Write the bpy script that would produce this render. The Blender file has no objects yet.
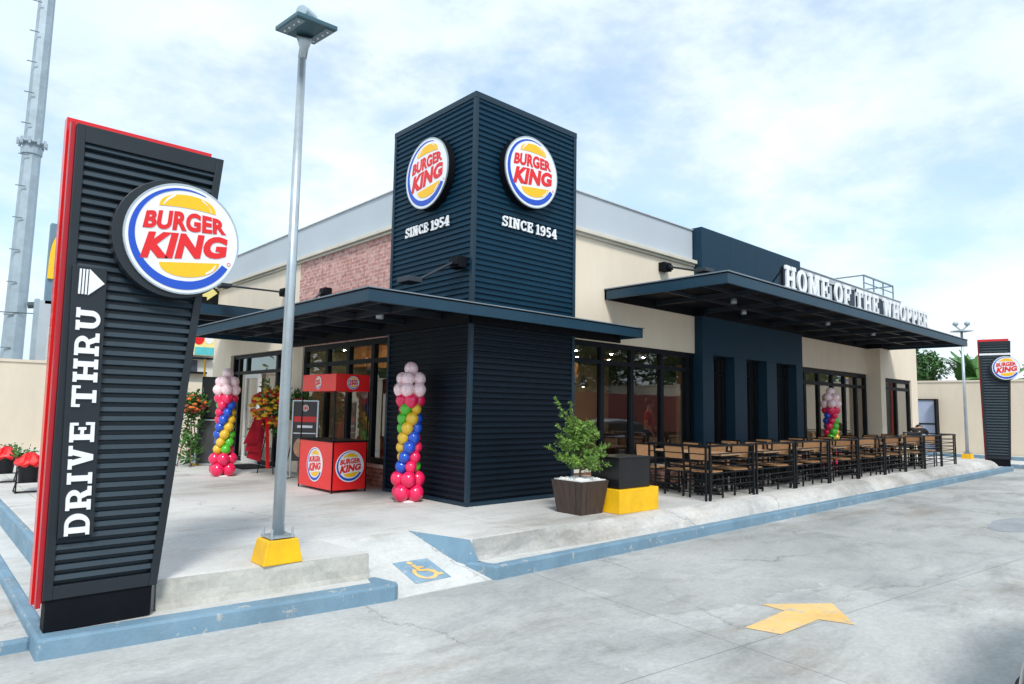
import bpy, math, random
from math import sin, cos, pi, radians, sqrt
from mathutils import Vector, Matrix, noise as mnoise
random.seed(7)
sc = bpy.context.scene
COL = sc.collection

# ------------------------------------------------------------------ helpers
class MB:
    def __init__(s): s.v = []; s.f = []; s.mi = []; s.m = 0
    def add(s, vs, fs):
        o = len(s.v); s.v += [tuple(v) for v in vs]
        for f in fs: s.f.append(tuple(o+i for i in f)); s.mi.append(s.m)
        return s
    def box(s, x0, x1, y0, y1, z0, z1):
        return s.add([(x0,y0,z0),(x1,y0,z0),(x1,y1,z0),(x0,y1,z0),(x0,y0,z1),(x1,y0,z1),(x1,y1,z1),(x0,y1,z1)],
                     [(0,3,2,1),(4,5,6,7),(0,1,5,4),(1,2,6,5),(2,3,7,6),(3,0,4,7)])
    def cb(s, c, sx, sy, sz): return s.box(c[0]-sx/2,c[0]+sx/2,c[1]-sy/2,c[1]+sy/2,c[2]-sz/2,c[2]+sz/2)
    def hexa(s, b, t):   # bottom 4 pts, top 4 pts
        return s.add(list(b)+list(t), [(0,3,2,1),(4,5,6,7),(0,1,5,4),(1,2,6,5),(2,3,7,6),(3,0,4,7)])
    def prism(s, poly, z0, z1):   # xy polygon ccw
        n = len(poly)
        return s.add([(x,y,z0) for x,y in poly]+[(x,y,z1) for x,y in poly],
                     [tuple(range(n-1,-1,-1)), tuple(range(n,2*n))]+[(i,(i+1)%n,n+(i+1)%n,n+i) for i in range(n)])
    def plate(s, poly, y0, y1):   # xz polygon ccw seen from -y ; front at y0 (<y1)
        n = len(poly)
        return s.add([(x,y0,z) for x,z in poly]+[(x,y1,z) for x,z in poly],
                     [tuple(range(n)), tuple(range(2*n-1,n-1,-1))]+[(i,n+i,n+(i+1)%n,(i+1)%n) for i in range(n)])
    def ringplate(s, outer, inner, y0, y1, closed=True):
        n = len(outer); m = n if closed else n-1
        vs = [(x,y0,z) for x,z in outer]+[(x,y0,z) for x,z in inner]+[(x,y1,z) for x,z in outer]+[(x,y1,z) for x,z in inner]
        fs = []
        for i in range(m):
            j = (i+1) % n
            fs += [(i,j,n+j,n+i),(2*n+j,2*n+i,3*n+i,3*n+j),(i,2*n+i,2*n+j,j),(n+i,n+j,3*n+j,3*n+i)]
        if not closed: fs += [(0,n,3*n,2*n),(n-1,3*n-1,4*n-1,2*n-1)]
        return s.add(vs, fs)
    def tube(s, pts, r, n=8, cap=True):
        pts = [Vector(p) for p in pts]; k = len(pts)
        rs = r if isinstance(r, (list,tuple)) else [r]*k
        d = (pts[-1]-pts[0]).normalized() if (pts[-1]-pts[0]).length > 1e-6 else Vector((0,0,1))
        a = Vector((1,0,0)) if abs(d.x) < .9 else Vector((0,1,0))
        vs = []
        for i,p in enumerate(pts):
            t = (pts[min(i+1,k-1)]-pts[max(i-1,0)]).normalized()
            u = (a - t*a.dot(t)).normalized(); w = t.cross(u)
            for j in range(n):
                th = 2*pi*j/n; vs.append(p+u*(cos(th)*rs[i])+w*(sin(th)*rs[i]))
        fs = [(i*n+j, i*n+(j+1)%n, (i+1)*n+(j+1)%n, (i+1)*n+j) for i in range(k-1) for j in range(n)]
        if cap: fs += [tuple(range(n-1,-1,-1)), tuple((k-1)*n+j for j in range(n))]
        return s.add(vs, fs)
    def bar(s, p, q, w, h=None):   # square bar
        h = h or w; p = Vector(p); q = Vector(q); t = (q-p).normalized()
        up = Vector((0,0,1)) if abs(t.z) < .95 else Vector((0,1,0))
        u = t.cross(up).normalized(); v = u.cross(t)
        c = [(-1,-1),(1,-1),(1,1),(-1,1)]
        return s.hexa([p+u*(a*w/2)+v*(b*h/2) for a,b in c],[q+u*(a*w/2)+v*(b*h/2) for a,b in c])
    def lathe(s, prof, c=(0,0,0), n=24, caps=True):
        vs = [(c[0]+r*cos(2*pi*j/n), c[1]+r*sin(2*pi*j/n), c[2]+z) for r,z in prof for j in range(n)]
        k = len(prof)
        fs = [(i*n+j, i*n+(j+1)%n, (i+1)*n+(j+1)%n, (i+1)*n+j) for i in range(k-1) for j in range(n)]
        if caps: fs += [tuple(range(n-1,-1,-1)), tuple((k-1)*n+j for j in range(n))]
        return s.add(vs, fs)
    def ball(s, c, r, n=12, m=8, sz=1.0, tail=0):
        prof = []
        for i in range(1, m):
            a = -pi/2+pi*i/m
            k = 1 - tail*max(0, -sin(a))*.25
            prof.append((r*cos(a)*k, r*sin(a)*sz))
        prof = [(r*.03,-r*sz)]+prof+[(r*.03,r*sz)]
        return s.lathe(prof, c, n)
    def tf(s, M, i0=0):
        for i in range(i0, len(s.v)): s.v[i] = tuple(M @ Vector(s.v[i]))
        return s
    def build(s, name, mat, parent=None, smooth=False, bevel=0, loc=None, subsurf=0):
        me = bpy.data.meshes.new(name); me.from_pydata(s.v, [], s.f); me.update()
        for m in (mat if isinstance(mat,(list,tuple)) else [mat]): me.materials.append(m)
        if any(s.mi): me.polygons.foreach_set('material_index', s.mi)
        if smooth: me.polygons.foreach_set('use_smooth', [True]*len(me.polygons))
        o = bpy.data.objects.new(name, me); COL.objects.link(o)
        if parent: o.parent = parent
        if loc: o.location = loc
        if bevel:
            b = o.modifiers.new('b','BEVEL'); b.width = bevel; b.segments = 2; b.limit_method = 'ANGLE'; b.angle_limit = radians(40)
        if subsurf:
            b = o.modifiers.new('s','SUBSURF'); b.levels = b.render_levels = subsurf
        return o

def thing(name, label, cat, loc=(0,0,0), rz=0, group=None):
    o = bpy.data.objects.new(name, None); COL.objects.link(o)
    o.empty_display_size = .2
    o.location = loc; o.rotation_euler = (0,0,rz); o['label'] = label; o['category'] = cat
    if group: o['group'] = group
    return o
def tag(o, label, cat, group=None):
    o['label'] = label; o['category'] = cat
    if group: o['group'] = group
    return o
def struct(o, kind='structure'): o['kind'] = kind; return o
def dup(root, loc, rz=0, label=None):
    r = root.copy(); COL.objects.link(r); r.location = loc; r.rotation_euler = (0,0,rz)
    if label: r['label'] = label
    for ch in list(root.children):
        c = ch.copy(); COL.objects.link(c); c.parent = r
        for g in ch.children:
            d = g.copy(); COL.objects.link(d); d.parent = c
    return r

# ------------------------------------------------------------------ materials
MATS = {}
def worn(name, col, col2, under, wear=.62, rough=.65, scale=7, soft=.03):
    m = mat(name, col, rough, .0, 3.5, .3, 45, col2=col2, detail=8); nt = m.node_tree; N = nt.nodes; L = nt.links; b = N['Principled BSDF']
    src = b.inputs['Base Color'].links[0].from_socket; tc = [n for n in N if n.type == 'TEX_COORD'][0]
    n = N.new('ShaderNodeTexNoise'); n.inputs['Scale'].default_value = scale; n.inputs['Detail'].default_value = 12; n.inputs['Roughness'].default_value = .72; L.new(tc.outputs['Object'], n.inputs[0])
    r = N.new('ShaderNodeValToRGB'); r.color_ramp.elements[0].position = wear; r.color_ramp.elements[1].position = wear+soft; L.new(n.outputs['Fac'], r.inputs[0])
    mx = N.new('ShaderNodeMix'); mx.data_type = 'RGBA'; L.new(r.outputs[0], mx.inputs[0]); L.new(src, mx.inputs[6]); mx.inputs[7].default_value = (*under,1)
    d = N.new('ShaderNodeTexNoise'); d.inputs['Scale'].default_value = 1.6; d.inputs['Detail'].default_value = 9; d.inputs['Roughness'].default_value = .7; L.new(tc.outputs['Object'], d.inputs[0])
    rd = N.new('ShaderNodeValToRGB'); rd.color_ramp.elements[0].position = .36; rd.color_ramp.elements[0].color = (.70,.70,.70,1); rd.color_ramp.elements[1].position = .60; L.new(d.outputs['Fac'], rd.inputs[0])
    m2 = N.new('ShaderNodeMix'); m2.data_type = 'RGBA'; m2.blend_type = 'MULTIPLY'; m2.inputs[0].default_value = .8; L.new(mx.outputs[2], m2.inputs[6]); L.new(rd.outputs[0], m2.inputs[7]); L.new(m2.outputs[2], b.inputs['Base Color'])
    return m
def mat(name, col, rough=.6, var=0.0, scale=3.0, bump=0.0, bscale=40.0, metal=0.0, col2=None, spec=.5, coat=0, detail=6, stretch=None):
    m = bpy.data.materials.new(name); m.use_nodes = True; nt = m.node_tree; N = nt.nodes; L = nt.links
    b = N['Principled BSDF']; b.inputs['Roughness'].default_value = rough; b.inputs['Metallic'].default_value = metal
    b.inputs['Specular IOR Level'].default_value = spec; b.inputs['Coat Weight'].default_value = coat
    c = (*col,1); b.inputs['Base Color'].default_value = c
    tc = N.new('ShaderNodeTexCoord'); src = tc.outputs['Object']
    if stretch:
        mp = N.new('ShaderNodeMapping'); mp.inputs['Scale'].default_value = stretch; L.new(src, mp.inputs[0]); src = mp.outputs[0]
    if var or col2:
        n = N.new('ShaderNodeTexNoise'); n.inputs['Scale'].default_value = scale; n.inputs['Detail'].default_value = detail; n.inputs['Roughness'].default_value = .65
        L.new(src, n.inputs[0])
        r = N.new('ShaderNodeValToRGB'); L.new(n.outputs['Fac'], r.inputs[0])
        c2 = col2 or tuple(x*(1-var) for x in col)
        c1 = col if col2 else tuple(min(1,x*(1+var)) for x in col)
        r.color_ramp.elements[0].position = .33; r.color_ramp.elements[0].color = (*c2,1)
        r.color_ramp.elements[1].position = .67; r.color_ramp.elements[1].color = (*c1,1)
        L.new(r.outputs[0], b.inputs['Base Color'])
        mr = N.new('ShaderNodeMapRange'); mr.inputs['To Min'].default_value = max(0,rough-.1); mr.inputs['To Max'].default_value = min(1,rough+.1)
        L.new(n.outputs['Fac'], mr.inputs[0]); L.new(mr.outputs[0], b.inputs['Roughness'])
    if bump:
        n2 = N.new('ShaderNodeTexNoise'); n2.inputs['Scale'].default_value = bscale; n2.inputs['Detail'].default_value = 4
        L.new(src, n2.inputs[0]); bp = N.new('ShaderNodeBump'); bp.inputs['Strength'].default_value = bump; bp.inputs['Distance'].default_value = .01
        L.new(n2.outputs['Fac'], bp.inputs['Height']); L.new(bp.outputs[0], b.inputs['Normal'])
    MATS[name] = m; return m
def emis(name, col, strength):
    m = bpy.data.materials.new(name); m.use_nodes = True; b = m.node_tree.nodes['Principled BSDF']
    b.inputs['Base Color'].default_value = (*col,1); b.inputs['Emission Color'].default_value = (*col,1); b.inputs['Emission Strength'].default_value = strength
    return m
def concrete(name, c_lo, c_mid, c_hi, joint=0, seed=0., stain=.5, joint_rot=0, crack=0):
    m = bpy.data.materials.new(name); m.use_nodes = True; nt = m.node_tree; N = nt.nodes; L = nt.links
    b = N['Principled BSDF']; b.inputs['Roughness'].default_value = .75; b.inputs['Specular IOR Level'].default_value = .35
    tc = N.new('ShaderNodeTexCoord'); mp = N.new('ShaderNodeMapping'); mp.inputs['Location'].default_value = (seed,seed*.7,0); L.new(tc.outputs['Object'], mp.inputs[0])
    n1 = N.new('ShaderNodeTexNoise'); n1.inputs['Scale'].default_value = .35; n1.inputs['Detail'].default_value = 9; n1.inputs['Roughness'].default_value = .62; n1.inputs['Distortion'].default_value = .6
    mp2 = N.new('ShaderNodeMapping'); mp2.inputs['Scale'].default_value = (1,1.25,1); mp2.inputs['Rotation'].default_value = (0,0,.5); L.new(mp.outputs[0], mp2.inputs[0]); L.new(mp2.outputs[0], n1.inputs[0])
    r = N.new('ShaderNodeValToRGB'); L.new(n1.outputs['Fac'], r.inputs[0]); e = r.color_ramp.elements
    e[0].position = .34; e[0].color = (*c_lo,1); e[1].position = .62; e[1].color = (*c_hi,1); k = e.new(.47); k.color = (*c_mid,1)
    n2 = N.new('ShaderNodeTexNoise'); n2.inputs['Scale'].default_value = 22; n2.inputs['Detail'].default_value = 10; n2.inputs['Roughness'].default_value = .7; L.new(mp2.outputs[0], n2.inputs[0])
    mx = N.new('ShaderNodeMix'); mx.data_type = 'RGBA'; mx.blend_type = 'OVERLAY'; mx.inputs[0].default_value = .35
    L.new(r.outputs[0], mx.inputs[6]); L.new(n2.outputs['Fac'], mx.inputs[7]); out = mx.outputs[2]
    # drifting stains
    n3 = N.new('ShaderNodeTexNoise'); n3.inputs['Scale'].default_value = 1.1; n3.inputs['Detail'].default_value = 7; n3.inputs['Distortion'].default_value = 1.5; n3.inputs['Roughness'].default_value = .7
    mp3 = N.new('ShaderNodeMapping'); mp3.inputs['Scale'].default_value = (.45,1.0,1); mp3.inputs['Rotation'].default_value = (0,0,-.25); L.new(mp.outputs[0], mp3.inputs[0]); L.new(mp3.outputs[0], n3.inputs[0])
    r3 = N.new('ShaderNodeValToRGB'); L.new(n3.outputs['Fac'], r3.inputs[0]); r3.color_ramp.elements[0].position = .36; r3.color_ramp.elements[0].color = (1-stain*.45,1-stain*.42,1-stain*.4,1); r3.color_ramp.elements[1].position = .5; r3.color_ramp.elements[1].color = (1,1,1,1)
    mx2 = N.new('ShaderNodeMix'); mx2.data_type = 'RGBA'; mx2.blend_type = 'MULTIPLY'; mx2.inputs[0].default_value = 1; L.new(out, mx2.inputs[6]); L.new(r3.outputs[0], mx2.inputs[7]); out = mx2.outputs[2]
    if crack:
        # thin wandering cracks and crisp-edged dried patches
        nd = N.new('ShaderNodeTexNoise'); nd.inputs['Scale'].default_value = .9; nd.inputs['Detail'].default_value = 8; nd.inputs['Roughness'].default_value = .65; L.new(mp.outputs[0], nd.inputs[0])
        va = N.new('ShaderNodeVectorMath'); va.operation = 'MULTIPLY_ADD'; va.inputs[1].default_value = (1.6,1.6,0); L.new(nd.outputs['Color'], va.inputs[0]); L.new(mp.outputs[0], va.inputs[2])
        vo = N.new('ShaderNodeTexVoronoi'); vo.feature = 'DISTANCE_TO_EDGE'; vo.inputs['Scale'].default_value = .22; L.new(va.outputs[0], vo.inputs['Vector'])
        rc = N.new('ShaderNodeValToRGB'); L.new(vo.outputs['Distance'], rc.inputs[0]); rc.color_ramp.elements[0].position = .001; rc.color_ramp.elements[0].color = (.60,.59,.58,1); rc.color_ramp.elements[1].position = .0045; rc.color_ramp.elements[1].color = (1,1,1,1)
        nm = N.new('ShaderNodeTexNoise'); nm.inputs['Scale'].default_value = .5; L.new(mp.outputs[0], nm.inputs[0])
        rm = N.new('ShaderNodeValToRGB'); L.new(nm.outputs['Fac'], rm.inputs[0]); rm.color_ramp.elements[0].position = .48; rm.color_ramp.elements[1].position = .55
        m4 = N.new('ShaderNodeMix'); m4.data_type = 'RGBA'; m4.blend_type = 'MULTIPLY'; L.new(rm.outputs[0], m4.inputs[0]); L.new(out, m4.inputs[6]); L.new(rc.outputs[0], m4.inputs[7]); out = m4.outputs[2]
        vc = N.new('ShaderNodeTexVoronoi'); vc.inputs['Scale'].default_value = .30; L.new(va.outputs[0], vc.inputs['Vector'])
        sx = N.new('ShaderNodeSeparateColor'); L.new(vc.outputs['Color'], sx.inputs[0])
        mr = N.new('ShaderNodeMapRange'); mr.inputs['To Min'].default_value = .80; mr.inputs['To Max'].default_value = 1.10; L.new(sx.outputs[0], mr.inputs[0])
        m5 = N.new('ShaderNodeMix'); m5.data_type = 'RGBA'; m5.blend_type = 'MULTIPLY'; m5.inputs[0].default_value = crack; L.new(out, m5.inputs[6]); L.new(mr.outputs[0], m5.inputs[7]); out = m5.outputs[2]
        # warm brown dirt drifts and small spots
        nb = N.new('ShaderNodeTexNoise'); nb.inputs['Scale'].default_value = .7; nb.inputs['Detail'].default_value = 10; nb.inputs['Roughness'].default_value = .72; mpd = N.new('ShaderNodeMapping'); mpd.inputs['Location'].default_value = (11,4,2); mpd.inputs['Scale'].default_value = (.5,1.3,1); L.new(mp.outputs[0], mpd.inputs[0]); L.new(mpd.outputs[0], nb.inputs[0])
        rb = N.new('ShaderNodeValToRGB'); L.new(nb.outputs['Fac'], rb.inputs[0]); rb.color_ramp.elements[0].position = .52; rb.color_ramp.elements[0].color = (1,1,1,1); rb.color_ramp.elements[1].position = .68; rb.color_ramp.elements[1].color = (.74,.69,.64,1)
        m6 = N.new('ShaderNodeMix'); m6.data_type = 'RGBA'; m6.blend_type = 'MULTIPLY'; m6.inputs[0].default_value = 1; L.new(out, m6.inputs[6]); L.new(rb.outputs[0], m6.inputs[7]); out = m6.outputs[2]
        ns = N.new('ShaderNodeTexVoronoi'); ns.inputs['Scale'].default_value = 3.2; ns.inputs['Randomness'].default_value = 1; L.new(mp.outputs[0], ns.inputs['Vector'])
        rs = N.new('ShaderNodeValToRGB'); L.new(ns.outputs['Distance'], rs.inputs[0]); rs.color_ramp.elements[0].position = .03; rs.color_ramp.elements[0].color = (.62,.60,.58,1); rs.color_ramp.elements[1].position = .075; rs.color_ramp.elements[1].color = (1,1,1,1)
        m7 = N.new('ShaderNodeMix'); m7.data_type = 'RGBA'; m7.blend_type = 'MULTIPLY'; m7.inputs[0].default_value = .55; L.new(out, m7.inputs[6]); L.new(rs.outputs[0], m7.inputs[7]); out = m7.outputs[2]
    if joint:
        br = N.new('ShaderNodeTexBrick'); br.offset = 0; br.inputs['Scale'].default_value = 1; br.inputs['Mortar Size'].default_value = .006; br.inputs['Brick Width'].default_value = joint; br.inputs['Row Height'].default_value = joint*.8
        br.inputs['Color1'].default_value = br.inputs['Color2'].default_value = (1,1,1,1); br.inputs['Mortar'].default_value = (.62,.6,.58,1)
        mpj = N.new('ShaderNodeMapping'); mpj.inputs['Rotation'].default_value = (0,0,joint_rot); mpj.inputs['Location'].default_value = (.6,.85,0)
        L.new(tc.outputs['Object'], mpj.inputs[0]); L.new(mpj.outputs[0], br.inputs[0])
        mx3 = N.new('ShaderNodeMix'); mx3.data_type = 'RGBA'; mx3.blend_type = 'MULTIPLY'; mx3.inputs[0].default_value = 1; L.new(out, mx3.inputs[6]); L.new(br.outputs[0], mx3.inputs[7]); out = mx3.outputs[2]
    L.new(out, b.inputs['Base Color'])
    bp = N.new('ShaderNodeBump'); bp.inputs['Strength'].default_value = .35; bp.inputs['Distance'].default_value = .01; L.new(n2.outputs['Fac'], bp.inputs['Height']); L.new(bp.outputs[0], b.inputs['Normal'])
    return m
def brickmat(name, c1, c2, mort, axis, sc_=1.0):
    m = bpy.data.materials.new(name); m.use_nodes = True; nt = m.node_tree; N = nt.nodes; L = nt.links
    b = N['Principled BSDF']; b.inputs['Roughness'].default_value = .85
    tc = N.new('ShaderNodeTexCoord'); sp = N.new('ShaderNodeSeparateXYZ'); cb = N.new('ShaderNodeCombineXYZ'); L.new(tc.outputs['Object'], sp.inputs[0])
    L.new(sp.outputs[0 if axis == 'x' else 1], cb.inputs[0]); L.new(sp.outputs[2], cb.inputs[1])
    br = N.new('ShaderNodeTexBrick'); L.new(cb.outputs[0], br.inputs[0]); br.inputs['Scale'].default_value = sc_
    br.inputs['Brick Width'].default_value = .215; br.inputs['Row Height'].default_value = .075; br.inputs['Mortar Size'].default_value = .009
    br.inputs['Color1'].default_value = (*c1,1); br.inputs['Color2'].default_value = (*c2,1); br.inputs['Mortar'].default_value = (*mort,1); br.inputs['Bias'].default_value = -.1
    n = N.new('ShaderNodeTexNoise'); n.inputs['Scale'].default_value = 9; n.inputs['Detail'].default_value = 6; n.inputs['Roughness'].default_value = .75; L.new(cb.outputs[0], n.inputs[0])
    r = N.new('ShaderNodeValToRGB'); L.new(n.outputs['Fac'], r.inputs[0]); r.color_ramp.elements[0].position = .35; r.color_ramp.elements[0].color = (.45,.42,.42,1); r.color_ramp.elements[1].position = .65; r.color_ramp.elements[1].color = (1.35,1.35,1.35,1)
    mx = N.new('ShaderNodeMix'); mx.data_type = 'RGBA'; mx.blend_type = 'MULTIPLY'; mx.inputs[0].default_value = .8; L.new(br.outputs[0], mx.inputs[6]); L.new(r.outputs[0], mx.inputs[7]); L.new(mx.outputs[2], b.inputs['Base Color'])
    bp = N.new('ShaderNodeBump'); bp.inputs['Strength'].default_value = .6; bp.inputs['Distance'].default_value = .01; bp.invert = True; L.new(br.outputs['Fac'], bp.inputs['Height']); L.new(bp.outputs[0], b.inputs['Normal'])
    return m
def glassmat(name, tint, boost=1.0):
    m = bpy.data.materials.new(name); m.use_nodes = True; nt = m.node_tree; N = nt.nodes; L = nt.links
    N.remove(N['Principled BSDF']); out = N['Material Output']
    g = N.new('ShaderNodeBsdfGlossy'); g.inputs['Roughness'].default_value = .012; g.inputs['Color'].default_value = (.95,.97,1,1)
    t = N.new('ShaderNodeBsdfTransparent'); t.inputs[0].default_value = (*tint,1)
    f = N.new('ShaderNodeFresnel'); f.inputs[0].default_value = 1.52
    mu = N.new('ShaderNodeMath'); mu.operation = 'MULTIPLY'; mu.use_clamp = True; mu.inputs[1].default_value = 2.0*boost; L.new(f.outputs[0], mu.inputs[0])
    n = N.new('ShaderNodeTexNoise'); n.inputs['Scale'].default_value = .9; tc = N.new('ShaderNodeTexCoord'); L.new(tc.outputs['Object'], n.inputs[0])
    bp = N.new('ShaderNodeBump'); bp.inputs['Strength'].default_value = .05; bp.inputs['Distance'].default_value = .05; L.new(n.outputs['Fac'], bp.inputs['Height']); L.new(bp.outputs[0], g.inputs['Normal'])
    mx = N.new('ShaderNodeMixShader'); L.new(mu.outputs[0], mx.inputs[0]); L.new(t.outputs[0], mx.inputs[1]); L.new(g.outputs[0], mx.inputs[2]); L.new(mx.outputs[0], out.inputs[0])
    return m

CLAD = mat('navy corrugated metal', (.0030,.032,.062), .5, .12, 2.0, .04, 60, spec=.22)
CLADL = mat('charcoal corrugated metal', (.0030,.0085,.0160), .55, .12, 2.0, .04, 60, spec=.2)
NAVY = mat('navy panel', (.0065,.033,.062), .55, .12, 1.2, .05, 80, spec=.25)
TRIM = mat('dark blue steel trim', (.012,.034,.060), .4, .15, 3.0)
UNDER = mat('black steel', (.004,.005,.008), .6, .2, 4, spec=.15)
BLACKM = mat('black powder coat', (.006,.007,.009), .5, .2, 8, spec=.3)
FRAME = mat('black aluminium', (.004,.007,.011), .5, .15, 6, spec=.18)
BEIGE = mat('cream stucco', (.78,.68,.55), .85, .04, 2.2, .25, 120, col2=(.72,.625,.50), stretch=(1,1,.22))
BEIGE2 = mat('boundary wall paint', (.70,.61,.49), .88, .05, 1.6, .2, 90, col2=(.62,.545,.44), stretch=(1,1,.25))
GREY = mat('pale grey parapet', (.46,.51,.56), .6, .03, .8, .03, 50)
CORN = mat('cream cornice', (.60,.57,.49), .7, .08, 2.5)
BRK = brickmat('weathered red brick', (.50,.23,.20), (.66,.38,.34), (.60,.46,.42), 'y')
BRKX = brickmat('weathered red brick plinth', (.30,.12,.08), (.42,.20,.14), (.42,.34,.28), 'y')
BRKY = brickmat('weathered red brick plinth x', (.30,.12,.08), (.42,.20,.14), (.42,.34,.28), 'x')
GLASS = glassmat('window glass', (.62,.65,.65), 1.0)
ROAD = concrete('worn concrete road', (.335,.34,.335), (.425,.43,.42), (.51,.51,.495), 5.5, 3.1, .42, .12, crack=.8)
TERR = concrete('concrete terrace', (.49,.485,.465), (.58,.575,.555), (.65,.64,.615), 4.2, 9.7, .22, crack=.35)
RAMP = concrete('pale concrete', (.47,.47,.45), (.56,.56,.54), (.62,.62,.60), 0, 1.7, .3, crack=.3)
ROUGHC = concrete('rough concrete riser', (.30,.29,.26), (.44,.43,.39), (.56,.55,.51), 0, 5.7, .6)
APRON = concrete('rough concrete apron', (.36,.36,.34), (.50,.49,.47), (.62,.61,.59), 0, 4.7, .6, crack=.4)
KERB = worn('blue kerb paint', (.155,.275,.38), (.20,.315,.405), (.42,.43,.42), .59)
YELLOW = worn('yellow paint', (.93,.52,.0), (.90,.50,.01), (.45,.36,.20), .70, .5)
ROADYEL = worn('worn road marking paint', (.88,.54,.15), (.80,.56,.28), (.46,.46,.43), .56, .7, 5, .10)
PADBLUE = worn('blue pad paint', (.20,.34,.46), (.28,.41,.51), (.50,.51,.50), .56, .7, 6, .10)
RED = mat('red glossy panel', (.70,.006,.010), .3, .05, 3, coat=.2)
REDD = mat('dark red edge', (.42,.008,.018), .35, .05, 3)
BANNER = mat('red vinyl banner', (.80,.016,.018), .38, .07, 2.5, .1, 6, coat=.2)
WHITE = mat('white sign face', (.80,.81,.84), .3, .02, 4)
WHITEP = mat('white paint', (.78,.78,.78), .5, .05, 6)
SBLUE = mat('sign blue', (.010,.075,.50), .3, .03, 4)
SYEL = mat('sign yellow', (.90,.50,.008), .3, .03, 4)
SRED = mat('sign red', (.72,.012,.014), .3, .04, 4)
GALV = mat('galvanised steel', (.46,.52,.56), .38, .10, 5, metal=.55)
GALVD = mat('dull grey steel', (.34,.41,.46), .5, .12, 1.5, metal=.25)
WOODC = mat('chair plywood', (.50,.275,.14), .5, .0, 6, col2=(.38,.20,.09), stretch=(1,6,6))
WOODT = mat('table laminate', (.54,.35,.21), .45, .0, 5, col2=(.44,.27,.15), stretch=(6,1,1))
PLANT = mat('dark stained planks', (.075,.045,.034), .6, .0, 3, .3, 30, col2=(.032,.022,.018), stretch=(9,9,1))
PEBB = mat('white pebbles', (.75,.75,.72), .7, .12, 30, .6, 50)
LEAF = mat('shrub leaves', (.20,.34,.045), .55, .0, 5, col2=(.07,.17,.03))
LEAF2 = mat('tree leaves', (.060,.16,.035), .6, .0, 1.2, col2=(.025,.085,.020))
LEAF3 = mat('banana leaves', (.10,.24,.05), .5, .0, 1.2, col2=(.045,.14,.03))
BARK = mat('bark', (.12,.085,.055), .85, .3, 8, .4, 30)
BOXB = mat('black box skin', (.008,.009,.011), .35, .2, 7, .15, 30)
PEOPLESKIN = mat('skin', (.42,.24,.16), .55, .06, 10)
HAIR = mat('hair', (.012,.010,.009), .5, .2, 40)
SHIRTB = mat('black cloth', (.012,.012,.014), .85, .2, 12, .3, 60)
SHIRTR = mat('red cloth', (.45,.02,.02), .8, .2, 12, .3, 60)
TROU = mat('dark trousers', (.02,.022,.03), .85, .2, 12, .3, 60)
ORANGE = mat('orange interior wall', (.40,.17,.045), .7, .12, 1.0)
TAN = mat('tan interior wall', (.56,.42,.27), .8, .1, 1.0)
INFLOOR = mat('interior tile floor', (.16,.13,.11), .35, .15, 1.5)
CEIL = mat('dark interior ceiling', (.10,.085,.07), .8, .1, 1)
LIGHT = emis('warm downlight', (1,.80,.52), 170)
TUBEL = emis('warm lamp bulb', (1,.75,.45), 6)
NEON = mat('sheer red ribbon', (.45,.012,.03), .5, .2, 8)

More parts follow.
